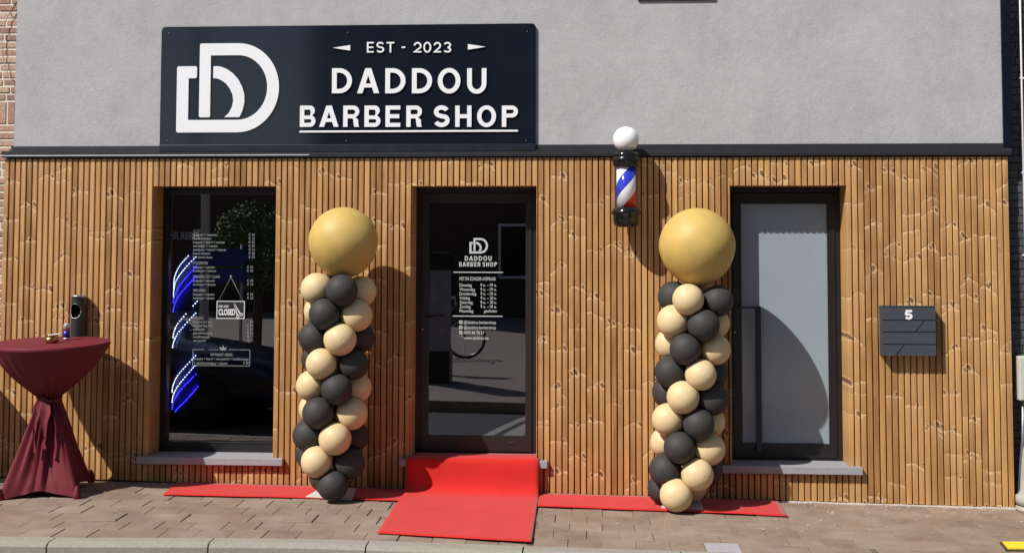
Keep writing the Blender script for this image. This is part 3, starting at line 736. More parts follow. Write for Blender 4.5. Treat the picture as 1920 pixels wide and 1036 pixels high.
def mk_frosted_door():
    o = OPEN[2]; W = part_empty('door', B, (o[0] + .45, .15, o[2]))
    W['label'] = 'frosted glass door with long black pull bar'
    x0, x1, z0, z1 = o[0] + .001, o[1] - .001, .264, o[3] - .001
    a, b = U(1389, 382, OY), U(1556, 832, OY)
    gx0, gx1, gz0, gz1 = a.x, (U(1550, 382, OY).x + b.x) / 2, b.z, a.z
    mb = MB(); frame_ring(mb, x0, x1, z0, z1, .045, .045, .045, .02, OY + .012, OY + .075)
    frame_ring(mb, x0 + .048, x1 - .048, z0 + .022, z1 - .048, gx0 - x0 - .048, x1 - .048 - gx1, z1 - .048 - gz1, gz0 - z0 - .022, OY, OY + .06)
    mb.box(x1 - .22, x1 - .17, OY - .006, OY, z0 + .075, z0 + .09, 1); mb.build('frame', [mt['frame'], mt['trim']], W)
    mb = MB(); mb.box(gx0, gx1, OY + .018, OY + .026, gz0, gz1); mb.build('pane', mt['frost'], W)
    mb = MB(); p = U(1421, 577, OY - .05); q = U(1424, 845, OY - .05); hx = U(1384, 577, OY).x
    mb.box(p.x - .022, p.x + .022, OY - .065, OY - .04, q.z, p.z + .012, 0, .003); mb.box(hx, p.x - .0225, OY - .062, OY - .043, p.z - .004, p.z + .0115)
    mb.box(hx, hx + .02, OY - .043, OY, p.z - .004, p.z + .011); mb.box(p.x - .015, p.x + .015, OY - .04, OY, q.z + .01, q.z + .03)
    mb.build('handle', mt['navy'], W)
    mb = MB(); p = U(1377, 624, OY); mb.box(p.x - .008, p.x + .008, OY - .006, OY, p.z - .022, p.z + .022, 0, .003); mb.lathe([(.007, 0), (.007, -.01)], (p.x, OY - .004, p.z + .008), 12, 1, 'Y')
    mb.build('lock_cylinder', [mt['blackmatte'], mt['steel']], W)
mk_frosted_door()

# ------------------------------------------------------------------ sign board
def mk_sign():
    Y = -.018
    a, b = U(299, 285, Y), U(1004.5, 44, Y); x0, x1, z0, z1 = a.x, b.x, a.z, b.z
    S = thing('sign_board', ((x0 + x1) / 2, Y, z0), 'big black glossy sign board with white raised letters and rounded logo above the entrance', 'sign')
    r = .035; P = [(x0, z0), (x1, z0), (x1, z1 - r)] + arc(x1 - r, z1 - r, r, 0, 90, 6)[1:] + arc(x0 + r, z1 - r, r, 90, 180, 6)
    mb = MB(); mb.poly(P, Y, .016); mb.build('panel', mt['sign'], S)
    zl = U(650, 271, Y).z; mb = MB(); mb.box(x0 + .001, x1 - .001, Y - .012, Y - .0005, z0 - .001, zl, 0, .002)
    mb.build('lower_flange', mt['navy'], S)
    mb = MB(); mb.box(x0 + .1, x1 - .1, Y + .0165, .0035, z0 + .1, z1 - .1); mb.build('mounting_rail', mt['trim'], S)
    SC = 2.56
    def C(u, v): return U(280 + u / SC, 20 + v / SC, Y - .012)
    for word, xs, vb, vt, st in (('EST-2023', [(1044, 1077), (1089, 1127), (1138, 1176), (1211, 1228), (1268, 1306), (1315, 1353), (1364, 1400), (1411, 1449)], 202, 151, .150),
            ('DADDOU', [(876, 972), (997, 1103), (1132, 1229), (1260, 1357), (1384, 1493), (1525, 1618)], 397, 277, .19), ('BARBERSHOP', [(722, 797), (815, 908), (930, 1007), (1032, 1109), (1133, 1204), (1233, 1308), (1364, 1441), (1468, 1546), (1573, 1664), (1692, 1769)], 558, 456, .205)):
        mb = MB(); letters(mb, [(ch, C(a_, vb).x, C(b_, vb).x, C(a_, vb).z, C(a_, vt).z) for ch, (a_, b_) in zip(word, xs)], Y - .012, .0115, st)
        mb.build('lettering', mt['white'], S)
    mb = MB(); p, q = C(720, 586), C(1770, 572); mb.box(p.x, q.x, Y - .012, Y - .0005, p.z, q.z, 0, .003); mb.build('underline', mt['white'], S)
    for P in (((880, 179), (964, 166), (964, 192)), ((1614, 174), (1529, 161), (1529, 188))):
        mb = MB(); mb.poly([(C(*t).x, C(*t).z) for t in P], Y - .012, .0115); mb.build('arrow', mt['white'], S)
    mb = MB(); p, q = C(128, 585), C(625, 155); logo(mb, p.x, q.x, p.z, q.z, Y - .012, .0115); mb.build('logo', mt['white'], S)
    for u, v in ((94, 110), (952, 106), (1815, 100), (85, 628), (945, 626), (1811, 624)):
        mb = MB(); c = C(u, v); mb.lathe([(1e-5, -.006), (.006, -.005), (.0085, -.002), (.009, 0)], (c.x, Y - .0004, c.z), 14, 0, 'Y'); mb.build('screw', mt['navy'], S)
mk_sign()

# ------------------------------------------------------------------ barber pole
def mk_pole():
    Y = -.168; c = U(1174, 350, Y); x = c.x
    Z = lambda py: U(1174, py, Y).z
    k = (9.19 + Y) / FPX
    P = thing('barber_pole', (x, Y, Z(425)), 'wall mounted barber pole with blue and red stripes under a white globe', 'barber pole')
    gzc = Z(261.5); R = 24.3 * k
    MB().sphere((x, Y, gzc), R, 40, 24).build('globe', mt['globe'], P)
    t = Z(285); pr = []
    def prof(L): return [(r * k, Z(py) - t) for r, py in L]
    mb = MB(); mb.lathe(prof([(15, 284.5), (18, 285.5), (22, 286.5), (24.5, 289), (24.5, 293), (23, 294.5), (27, 297), (27.5, 302), (25, 305), (25.5, 308), (23, 312.5), (19.5, 314), (8, 314)]), (x, Y, t), 40)
    mb.build('top_cap', mt['blackgloss'], P)
    mb = MB(); mb.lathe(prof([(18, 391), (18, 312)]), (x, Y, t), 40); st = mb.build('striped_cylinder', polestripes(0, 0, 0), P, (x, Y, Z(352)))
    mb = MB()
    for s in (-1, 1): mb.box(x + s * 20.2 * k - .004, x + s * 20.2 * k + .004, Y - .006, Y + .006, Z(392), Z(313))
    mb.build('side_rail', mt['steel'], P)
    mb = MB(); mb.lathe(prof([(8, 389), (19, 389), (25, 390.5), (25.5, 394), (27.5, 396), (27.5, 401), (24.5, 404), (24.5, 414), (23, 420), (19, 424.5), (12, 426), (.01, 426)]), (x, Y, t), 40)
    mb.build('bottom_cap', mt['blackgloss'], P)
    mb = MB(); mb.box(x - .03, x + .03, Y + .02, -.002, Z(303), Z(296)); mb.box(x - .03, x + .03, Y + .02, -.002, Z(410), Z(402)); mb.box(x - .045, x + .045, -.006, -.0005, Z(415), Z(300))
    mb.build('bracket', mt['blackmatte'], P)
mk_pole()

# ------------------------------------------------------------------ balloon columns
def balloon_mesh(r, seg=40, rings=26):
    pr = [(.0006 * r / .12, -r * 1.10), (.07 * r, -r * 1.11), (.09 * r, -r * 1.07)]
    for i in range(1, rings):
        t = math.pi * i / rings; q = math.sin(t); h = -math.cos(t)
        pr.append((r * q * (1 - .05 * max(0, -h)), r * h * (1.05 if h < 0 else 1.0)))
    pr += [(.05 * r, r * .994), (.022 * r, r * .985), (1e-5, r * .975)]
    mb = MB(); mb.lathe(pr, (0, 0, 0), seg); return mb
def column(name_lab, axis, gold, top_r, colors, Ysh, YT, YB, DROP):
    """axis(layer) -> photo x of the column axis; layer y in photo pixels"""
    yax = lambda L: YT + (YB - YT) * max(0, L) / 8; YA = YB
    base = U(axis(8), 945, YB)
    C = thing('balloon_column', (base.x, YA, gz(base.x)), name_lab, 'balloon column', 'balloon columns beside the entrance')
    g = U(gold[0], gold[1], YT)
    R = top_r * (9.19 + YT) / FPX
    mb = balloon_mesh(R, 56, 40); o = mb.build('top_balloon', mt['gold'], C, (0, 0, 0)); o.location = g - wloc(C); o['label'] = 'large mustard gold balloon'
    o.rotation_euler = (rad(6), rad(-5), 0); o.scale = (1, 1, 1.0)
    balls = [(Vector(g), R * .985)]; todo = []
    ra = .121
    for L in range(9):
        py = Ysh(L); YA = yax(L); ax = U(axis(L), py, YA); A = (-69, 21, 111, 201); Bq = (-114, -24, 66, 156)
        angs, cols = colors[L]
        for k, ang in enumerate(angs):
            col = cols[k]; RR = .172
            t = rad(ang + random.uniform(-3, 3))
            if L == 8 and k in (DROP if True else ()): continue
            pos = Vector((ax.x + RR * math.sin(t), YA - RR * math.cos(t), ax.z + random.uniform(-.008, .008) - .012 * math.sin(t)))
            zmin = gz(pos.x) + .012 + ra * 1.0
            pos.z = max(pos.z, zmin)
            dirv = Vector((math.sin(t), -math.cos(t), random.uniform(-.35, .05))); sc = random.uniform(.965, 1.035)
            balls.append((pos, ra * sc)); todo.append((col, pos, dirv.to_track_quat('Z', 'Y').to_matrix(), sc))
    for col, pos, rm, sc in todo:
        mb = balloon_mesh(ra, 36, 22); near = [(q, r) for q, r in balls if 1e-6 < (q - pos).length < r + ra * sc]
        planes = []
        for q, r in near:
            d = q - pos; L_ = d.length; R0 = ra * sc
            planes.append((d / L_, (L_ * L_ + R0 * R0 - r * r) / (2 * L_) - .0006))
        out = []
        for v in mb.v:
            p = rm @ (Vector(v) * sc)
            for n_, h_ in planes:
                e = p.dot(n_) - h_
                if e > 0: p = p - n_ * e
            p.y = min(p.y, -.001 - pos.y); out.append(p + pos)
        mb.v = [tuple(p) for p in out]
        mb.build('balloon', mt['beige' if col == 'b' else 'dark'], C, tuple(pos))
    mb = MB(); b = base
    mb.tube([(b.x, YB, gz(b.x) + .01), (U(axis(4), Ysh(4), yax(4)).x, yax(4), U(axis(4), Ysh(4), yax(4)).z), (g.x, YT, g.z - R)], .011)
    mb.build('pole', mt['plate'], C)
    return C, b
cA, cB = (-69, 21, 111, 201), (-114, -24, 66, 156)
col1 = [(cA, 'bdbd'), (cB, 'bdbd'), (cA, 'dbdb'), (cB, 'dbdb'), (cA, 'bdbd'), (cB, 'bdbd'), (cA, 'dbdb'), (cB, 'dbdb'), (cA, 'bdbd')]
col2 = [(cB, 'dbdb'), (cA, 'bdbd'), (cB, 'bdbd'), (cA, 'dbdb'), (cB, 'dbdb'), (cA, 'bdbd'), (cB, 'bdbd'), (cA, 'dbdb'), (cB, 'dbdb')]
y1f = lambda L: 542 + L * 45.5
C1, b1 = column('balloon column left of the door, charcoal balloon at its foot', lambda L: 530 + (189 - 4.3 * L) / 1.786, (644, 453), 65.5, col1, y1f, -.44, -.36, (0, 2))
y2f = lambda L: 559 + L * 45.7
C2, b2 = column('balloon column right of the door beneath the barber pole, cream balloon at its foot', lambda L: 1190 + (251 - 5.6 * L) / 2.205, (1307, 461), 70.5, col2, y2f, -.385, -.35, (2,))
def plate(C, pts):
    mb = MB(); v = [GP(*p) for p in pts]; n = len(v)
    vs = [(p.x, p.y, gz(p.x) + .006) for p in v] + [(p.x, p.y, gz(p.x) + .016) for p in v]
    mb.add(vs, [(0, 1, 2, 3), (7, 6, 5, 4)] + [(i, (i + 1) % 4, (i + 1) % 4 + 4, i + 4) for i in range(4)]); mb.build('base_plate', mt['plate'], C)
plate(C1, [(573, 934), (660, 939), (668, 918), (606, 915)])
plate(C2, [(1240, 955), (1320, 959), (1313, 938), (1243, 935)])

# ------------------------------------------------------------------ mailbox
def mk_mail():
    Y = -.094; a, b = U(1656, 667, Y), U(1754, 575, Y); x0, x1, z0, z1 = a.x, b.x, a.z, b.z; wd, ht = x1 - x0, z1 - z0
    Mx = thing('mailbox', ((x0 + x1) / 2, Y, z0), 'square dark grey letterbox with slanted front seams and white number five', 'mailbox')
    mb = MB(); mb.box(x0 + .003, x1 - .003, Y + .009, -.0005, z0 + .003, z1 - .003); mb.build('body', mt['gap'], Mx)
    mb = MB(); mb.box(x0, x1, Y - .002, -.0008, z1 + .0005, z1 + .006); mb.box(x0 - .003, x0 + .0025, Y + .012, -.001, z0 + .004, z1); mb.box(x1 - .0025, x1 + .001, Y + .012, -.001, z0 + .004, z1)
    mb.build('hood', mt['mail'], Mx)
    F = lambda f: z1 - f * ht
    g = .0075
    rows = [(0, .272, None), (.272, .512, (.785, .615)), (.512, .760, None), (.760, 1, (.405, .24))]
    mb = MB()
    for f0, f1, dg in rows:
        za, zb = F(f0) - g * .5, F(f1) + g * .5
        if dg is None: mb.poly([(x0, zb), (x1, zb), (x1, za), (x0, za)], Y, .008)
        else:
            xa, xb = x0 + dg[0] * wd, x0 + dg[1] * wd
            mb.poly([(x0, zb), (xb - g * .7, zb), (xa - g * .7, za), (x0, za)], Y, .008); mb.poly([(xb + g * .7, zb), (x1, zb), (x1, za), (xa + g * .7, za)], Y, .008)
    mb.build('front_panel', mt['mail'], Mx)
    mb = MB(); p, q = U(1696.5, 598.5, Y), U(1711, 580.5, Y); letters(mb, [('5', p.x, q.x, p.z, q.z)], Y - .004, .0038, .245); mb.build('house_number', mt['white'], Mx)
mk_mail()

# ------------------------------------------------------------------ carpets
def sheet(name, grid, th, mat, label, cat):
    n, m = len(grid), len(grid[0]); mb = MB(); vs = [p for r in grid for p in r]
    fs = [(i * m + j, i * m + j + 1, (i + 1) * m + j + 1, (i + 1) * m + j) for i in range(n - 1) for j in range(m - 1)]
    mb.add(vs, fs, 0, True); o = mb.build(name, mat)
    md = o.modifiers.new('thickness', 'SOLIDIFY'); md.thickness = th; md.offset = 0; md.use_rim = True
    return tag(o, label, cat)
def mk_runner():
    xs = [-2.94, -2.6, -1.85, -1.04, -.03, .8, 1.49, 1.80]; fy = [-.480, -.460, -.428, -.424, -.464, -.49, -.514, -.541]
    def front(x):
        for a, b, c, d in zip(xs, xs[1:], fy, fy[1:]):
            if x <= b: return c + (d - c) * (x - a) / (b - a)
        return fy[-1]
    G = []; n = 90
    for j in range(9):
        row = []; v = j / 8
        for i in range(n + 1):
            u = i / n; xf = -2.898 + u * 4.714; xb = -2.955 + u * 4.787
            x = xf * (1 - v) + xb * v; y = front(xf) * (1 - v) + (-.006) * v
            z = gz(x) + .0105 + .0035 * abs(noise.noise(Vector((x * 2.2, y * 3, 3)))) + (.004 * (1 - v) * max(0, noise.noise(Vector((x * 1.2, 0, 9)))))
            row.append((x, y, z))
        G.append(row)
    sheet('runner_carpet', G, .004, mt['red'], 'long narrow red carpet strip along the foot of the timber wall', 'carpet')
mk_runner()
def mk_carpet():
    prof = [(.222, .2835), (.13, .2845), (.05, .286), (-.02, .290), (-.042, .288), (-.056, .276), (-.064, .250), (-.067, .215), (-.070, .17), (-.076, .12), (-.088, .078), (-.110, .044), (-.145, .024), (-.20, .016), (-.30, .0145)]
    P = list(prof)
    for k in range(1, 22): P.append((-.30 - k * (1.0 / 21), .0165 if k < 8 else .0135))
    G = []; n = 36
    for k, (y, z) in enumerate(P):
        row = []
        for i in range(n + 1):
            u = i / n; t = max(0, -y) / 1.3
            xl = -1.088 + .016 * t; xr = -.034 + .008 * t
            x = xl + u * (xr - xl); yy = y * (1 + .0 * u)
            if y < -.3: yy = -.3 + (y + .3) * ((1.418 + .105 * u - .3) / 1.0)
            blend = max(0, min(1, (-y - .04) / .09)) if z < .2 else 0
            zz = z + gz(x) * (1 if y < -.1 else blend)
            wv = noise.noise(Vector((x * 3.1, y * 2.2, 1.7)))
            zz += .0022 * wv * (1 if y < -.3 else 0) + .004 * noise.noise(Vector((x * 3, 5, y * 3))) * (1 if -.06 < y < .18 and z > .27 else 0) * (1 if z > .284 else 0)
            if -.09 < y < -.05: yy += .008 * noise.noise(Vector((x * 3.3, z * 4, 2)))
            if y > .0:
                if u < .05 or u > .955: x = min(max(x, -1.052), -.062)
            row.append((x, yy, max(zz, z) if z > .27 else zz))
        G.append(row)
    sheet('entrance_carpet', G, .005, mt['red'], 'wide red carpet draped from the doorstep across the pavement', 'carpet')
mk_carpet()

# ------------------------------------------------------------------ cocktail tables with stretch covers
TR = .437; TILT = rad(1.6)
def mk_table(cx, cy, ztop, label):
    g0 = gz(cx)
    T = thing('cocktail_table', (cx, cy, g0), label, 'table')
    H = ztop - g0; neck = H * .628
    feet = [rad(a) for a in (-122, -32, 58, 148)]; SH = (-.04, .04)
    nA, vs = 144, []
    prof = []
    for i in range(15):                       # rim down to the tie
        t = i / 14; prof.append(('u', t))
    for i in range(1, 27): prof.append(('d', i / 26))
    rings = []
    def footw(a):                             # 1 at a foot, 0 midway between feet
        d = min(abs((a - f + math.pi) % (2 * math.pi) - math.pi) for f in feet); return max(0, 1 - d / rad(44))
    for kind, t in prof:
        ring = []
        for k in range(nA):
            a = 2 * math.pi * k / nA
            if kind == 'u':
                r = TR * (1 - t) ** 1.0 + .070 * t + .045 * math.sin(math.pi * t) * .9; z = H - .03 - (H - .03 - neck) * t
                fold = .010 * math.sin(a * 23 + 1.2 * math.sin(3 * a)) * t ** .8 + .006 * math.sin(a * 41 + 2) * t
                r += (fold - .010 * abs(math.sin(a * 15 + .7 * math.sin(2 * a))) * t) * (1 if t > .04 else 0)
            else:
                w = footw(a)
                dl = min(abs((a - f - math.pi / 4 + math.pi) % (2 * math.pi) - math.pi) for f in feet)
                rb = .405 * .7071 / math.cos(min(dl, math.pi / 4)) * (1 - .16 * math.cos(2 * dl))
                r = .070 + (rb - .070) * (t ** (.95 - .15 * w))
                z = neck * (1 - t) + .006
                z += (1 - w) ** .7 * .055 * t ** 3   # hem lifts between the feet
                fold = .014 * math.sin(a * 23 + 1.2 * math.sin(3 * a)) * (1 - t) ** .45 + .022 * math.sin(a * 9 + .8) * math.sin(math.pi * t) * (1 - .6 * w)
                fold += .008 * math.sin(a * 37 + 3 * t) * (1 - t) ** .7 + .006 * math.sin(a * 17 + 5) * t
                cr = abs(math.sin(a * 7.5 + .9 * math.sin(2 * a) + .8 * t)) ** .7; r += fold - .024 * cr * math.sin(math.pi * min(1, t * 1.0 + .12)) ** .8 - .010 * abs(math.sin(a * 18 + t)) * (1 - t)
            q = 1 - z / H; ring.append((cx + SH[0] * q + r * math.cos(a), cy + SH[1] * q + r * math.sin(a), g0 + z))
        rings.append(ring)
    mb = MB()
    top = [(1e-4, H), (.2, H + .0005), (TR - .012, H), (TR - .003, H - .003), (TR, H - .009), (TR + .001, H - .026), (TR - .001, H - .031)]
    mb.lathe(top, (cx, cy, g0), 96)
    vs = [p for r in rings for p in r]; n = len(rings)
    fs = [(i * nA + k, i * nA + (k + 1) % nA, (i + 1) * nA + (k + 1) % nA, (i + 1) * nA + k) for i in range(n - 1) for k in range(nA)]
    mb.add(vs, fs, 0, True); mb.build('stretch_cover', mt['burgundy'], T)
    for f in feet:
        r = .392; mb = MB(); x, y = cx + SH[0] + r * math.cos(f), cy + SH[1] + r * math.sin(f)
        mb.lathe([(1e-4, .0), (.026, 0), (.032, .012), (.028, .04), (.018, .075), (.006, .10)], (x, y, gz(x) + .001), 14); mb.build('foot_pocket', mt['burgundy'], T)
    # the tie and its hanging ends
    mb = MB(); pts = []
    for k in range(25):
        a = 2 * math.pi * k / 24; pts.append((cx + SH[0] * .4 + .080 * math.cos(a), cy + SH[1] * .4 + .080 * math.sin(a), g0 + neck + .012 * math.sin(2 * a)))
    mb.tube(pts, .017, 8)
    def ribbon(P, wd):
        v = []; n = len(P)
        for i, (x, y, z) in enumerate(P):
            ww = wd * (1 + .5 * math.sin(i * .9)) * .5
            for u in (-1, -.4, .3, 1): v.append((cx + SH[0] * .5 + x + ww * u, cy + y + .012 * math.sin(u * 2.5 + i * .5), g0 + z))
        f = [(i * 4 + j, i * 4 + j + 1, (i + 1) * 4 + j + 1, (i + 1) * 4 + j) for i in range(n - 1) for j in range(3)]; mb.add(v, f, 0, True)
    k0 = neck
    ribbon([(-.01, -.115, k0 + .01), (-.018, -.135, k0 - .04), (-.01, -.15, k0 - .1), (-.02, -.165, k0 - .16), (-.012, -.18, k0 - .22), (-.016, -.19, k0 - .27), (-.005, -.2, k0 - .33), (0, -.205, k0 - .38)], .034)
    ribbon([(.02, -.112, k0 + .01), (.045, -.13, k0 - .04), (.058, -.145, k0 - .09), (.05, -.16, k0 - .15), (.062, -.172, k0 - .21), (.066, -.18, k0 - .27), (.058, -.19, k0 - .31), (.064, -.195, k0 - .35)], .05)
    mb.sphere((cx + SH[0] * .4 + .008, cy - .1, g0 + neck), .026, 12, 8, 0, (1.3, .8, 1))
    mb.build('sash', mt['burgundy'], T)
    T.rotation_euler = (TILT, 0, 0)
    return T
tp = U(99, 640, -.47)
TX, TY, TZ = tp.x, -.47, tp.z
mk_table(TX, TY, TZ, 'tall round table in a tied burgundy stretch cover left of the window')
mk_table(-5.15, -.47, TZ + .02, 'tall round table in a tied burgundy cover, further left outside the photo')
def mk_pot():
    d = U(97, 634, TY - .09); x, y, z = d.x, TY - .09, TZ - .09 * math.tan(TILT) + .001
    P = thing('ashtray', (x, y, z), 'small round brass pot standing open on the burgundy table', 'ashtray')
    mb = MB(); mb.lathe([(1e-4, 0), (.030, 0), (.045, .008), (.053, .024), (.050, .038), (.038, .046), (.035, .050), (.047, .058), (.045, .061), (.030, .056), (.026, .040), (1e-4, .036)], (x, y, z), 32); mb.build('bowl', mt['brass'], P)
    mb = MB()
    for k in range(9):
        a = k * 2.4; mb.sphere((x + .020 * math.cos(a), y + .020 * math.sin(a), z + .056 + .005 * (k % 2)), .010, 8, 6, 0, (1.2, 1, .6))
    mb.build('ash', mt['ash'], P)
    mb = MB(); mb.tube([(x + .02, y, z + .062), (x + .075, y - .01, z + .072)], .004, 6); mb.build('cigarette', mt['white'], P)
mk_pot()
def mk_can():
    d = U(125, 614, TY + .12); x, y, z = d.x, TY + .12, TZ + .12 * math.tan(TILT) + .001; h = .122; r = .0265
    P = thing('drink_can', (x, y, z), 'slim blue and silver drink can beside the brass pot', 'can')
    mb = MB()
    mb.lathe([(1e-4, .003), (.02, .002), (.023, 0), (r, .007), (r, .018)], (x, y, z), 28, 1); mb.lathe([(r, .018), (r, .072)], (x, y, z), 28, 2)
    mb.lathe([(r, .072), (r, h - .012), (.0235, h - .003), (.0235, h), (.021, h - .001), (.020, h - .004), (1e-4, h - .004)], (x, y, z), 28, 1)
    mb.build('can_body', [mt['steel'], simple('can_silver', (.50, .50, .54), .3, .7), simple('can_blue', (.035, .022, .30), .3, .3)], P)
    mb = MB(); mb.sphere((x, y, z + h + .001), .013, 10, 6, 0, (1.2, 1, .4)); mb.build('pull_tab', mt['ash'], P)
mk_can()

def mk_ash():
    Y = -.062; d = U(147, 600, Y); x = d.x; zt = U(147, 556, Y).z; zb = U(147, 640, Y).z; r = .058
    P = thing('wall_ashtray', (x, Y, zb), 'black cylindrical ash bin fixed to the slats behind the table', 'ash bin')
    # cylinder with a round mouth cut in the front
    seg, rows = 64, 60; h = zt - zb; vs = []; cz = U(147, 582, Y).z - zb
    mb = MB()
    for i in range(rows + 1):
        for k in range(seg):
            a = 2 * math.pi * k / seg; vs.append((x + r * math.cos(a), Y + r * math.sin(a), zb + h * i / rows))
    fs = []
    for i in range(rows):
        for k in range(seg):
            a = 2 * math.pi * (k + .5) / seg; zz = h * (i + .5) / rows
            u = (a - 1.5 * math.pi + .12) * r
            if a > math.pi and (u / .050) ** 2 + ((zz - cz) / .058) ** 2 < 1: continue
            fs.append((i * seg + k, i * seg + (k + 1) % seg, (i + 1) * seg + (k + 1) % seg, (i + 1) * seg + k))
    mb.add(vs, fs, 0, True); mb.lathe([(r * .985, 0), (r * .985, .002)], (x, Y, zb), 40)
    mb.build('bin_body', mt['blackmatte'], P)
    mb = MB(); mb.lathe([(r * .93, 0.01), (r * .93, h - .004)], (x, Y, zb), 40); 
    # only its far half shows through the mouth
    keep = [f for f in mb.f if len(f) == 4 and sum(mb.v[i][1] for i in f) / 4 > Y - .01]; mb.f = keep; mb.mi = [0] * len(keep); mb.sm = [True] * len(keep)
    mb.build('liner', mt['gap'], P)
    mb = MB(); mb.lathe([(r * .9, -.002), (r + .002, -.001), (r + .003, .010), (r * .9, .013), (1e-4, .011)], (x, Y, zt), 40); mb.build('lid', mt['steel'], P)
    pts = []
    for k in range(29):
        t = 2 * math.pi * k / 28; u = .050 * math.cos(t); a = 1.5 * math.pi - .12 + u / r
        pts.append((x + (r + .001) * math.cos(a), Y + (r + .001) * math.sin(a), zb + cz + .058 * math.sin(t)))
    mb = MB(); mb.tube(pts, .0016, 6); mb.build('mouth_rim', mt['galv'], P)
mk_ash()

# ------------------------------------------------------------------ light coil and hanging card behind the left pane
def mk_leds():
    Y = .52; c = U(352, 600, Y); R = abs(U(378, 600, Y).x - c.x)
    P = thing('light_coil', (c.x, Y, .28), 'glowing white and blue spiral light strings of a barber light behind the left pane', 'barber light')
    def pt(px, py):
        p = U(px, py, Y); dx = max(-R * .98, min(R * .98, p.x - c.x)); return Vector((p.x, Y - math.sqrt(R * R - dx * dx) * .9, p.z))
    def strand(pts, mat, r=.0052, step=.019, nm='light_string'):
        mb = MB(); P3 = [pt(*p) for p in pts]
        # catmull-rom
        q = []
        for i in range(len(P3) - 1):
            a, b, c_, d = P3[max(i - 1, 0)], P3[i], P3[i + 1], P3[min(i + 2, len(P3) - 1)]
            for s in range(20):
                t = s / 20; q.append(.5 * ((2 * b) + (c_ - a) * t + (2 * a - 5 * b + 4 * c_ - d) * t * t + (3 * b - a - 3 * c_ + d) * t ** 3))
        acc = 0; last = q[0]
        for v in q:
            acc += (v - last).length; last = v
            if acc >= step: mb.sphere(v, r, 8, 6); acc = 0
        mb.build(nm, mat, P)
    wm, bm_ = emis('white_led', (.75, .85, 1), 9), emis('blue_led', (.04, .03, 1), 16)
    dead = simple('unlit_led', (.30, .16, .12), .5)
    f = lambda L: [(280 + u / 1.884, 330 + v / 1.884) for u, v in L]
    W1 = [(364, 476), (346, 496), (333, 517), (328, 533), (327.5, 541)]; W2 = [(375, 478), (354, 503.5), (337, 525), (329, 545), (327, 556)]
    B1 = [(375, 496), (357, 519), (339, 542), (329, 561), (326.5, 570)]; B2 = [(375.7, 513), (351, 543.6), (338, 561), (329, 577), (327, 586)]
    strand(W1, wm); strand(W2, wm); strand(B1, bm_); strand(B2, bm_)
    strand(f([(182, 433), (120, 512), (97, 548), (89, 575)]), wm); strand(f([(178, 475), (118, 548), (93, 590), (88, 608)]), wm)
    strand(f([(155, 545), (120, 580), (96, 612), (89, 628)]), dead, .003); strand(f([(178, 560), (130, 605), (100, 640), (89, 658)]), dead, .003)
    strand(f([(177, 625), (120, 693), (94, 735), (87, 765)]), wm); strand(f([(175, 660), (120, 730), (96, 768), (88, 795)]), wm)
    strand(f([(178, 690), (130, 745), (98, 788), (90, 822)]), bm_); strand(f([(180, 735), (145, 785), (118, 810), (103, 828)]), bm_)
    pass
    mb = MB(); mb.lathe([(R * .9, 0), (R * .9, 1.5)], (c.x, Y + .02, .5), 24); mb.build('core_tube', simple('tube_led_glow', (.05, .05, .34), .4), P)  # blue glow of the light strings is put into the tube colour
mk_leds()
def mk_closed():
    Y = .215; a, b = U(406, 597, Y), U(459, 564, Y); x0, x1, z0, z1 = a.x, b.x, a.z, b.z
    P = thing('closed_sign', ((x0 + x1) / 2, Y, z0), 'small black card reading closed with scissors, hung on a string in the left window', 'sign')
    mb = MB(); mb.box(x0, x1, Y, Y + .003, z0, z1); mb.build('card', mt['rubber'], P)
    yl = Y - .0008; t = .0055; W_, H_ = x1 - x0, z1 - z0
    mb = MB()
    for q in ([(x0, z0), (x1, z0), (x1, z0 + t), (x0, z0 + t)], [(x0, z1 - t), (x1, z1 - t), (x1, z1), (x0, z1)], [(x0, z0 + t), (x0 + t, z0 + t), (x0 + t, z1 - t), (x0, z1 - t)], [(x1 - t, z0 + t), (x1, z0 + t), (x1, z1 - t), (x1 - t, z1 - t)]): mb.poly(q, yl, .0005)
    fx = lambda f: x0 + f * W_; fz = lambda f: z1 - f * H_
    text(mb, 'WE ARE', fx(.07), fx(.43), fz(.37), fz(.24), yl, 0, .01, 1, .3); text(mb, 'CLOSED', fx(.07), fx(.66), fz(.80), fz(.45), yl, 0, .03)
    mb.build('lettering', mt['white'], P)
    mb = MB()
    mb.poly([(fx(.61), fz(.07)), (fx(.76), fz(.80)), (fx(.72), fz(.82))], yl, .0005); mb.poly([(fx(.61), fz(.07)), (fx(.86), fz(.70)), (fx(.82), fz(.74))], yl - .0008, .0005)
    for (u, v) in ((.76, .86), (.89, .76)):
        c = (fx(u), fz(v)); r1, r0 = .0135, .0085
        mb.add([(c[0] + r * math.cos(2 * math.pi * k / 16), yl - .001, c[1] + r * math.sin(2 * math.pi * k / 16)) for r in (r0, r1) for k in range(16)], [(k, (k + 1) % 16, 16 + (k + 1) % 16, 16 + k) for k in range(16)])
    mb.build('scissors', mt['white'], P)
    h = U(433, 519, Y); mb = MB(); mb.tube([(fx(.06), Y, z1), (h.x, Y, h.z), (fx(.94), Y, z1)], .0016, 5); mb.sphere((h.x, Y, h.z + .004), .008, 10, 8); mb.build('string', mt['vinyl'], P)
mk_closed()

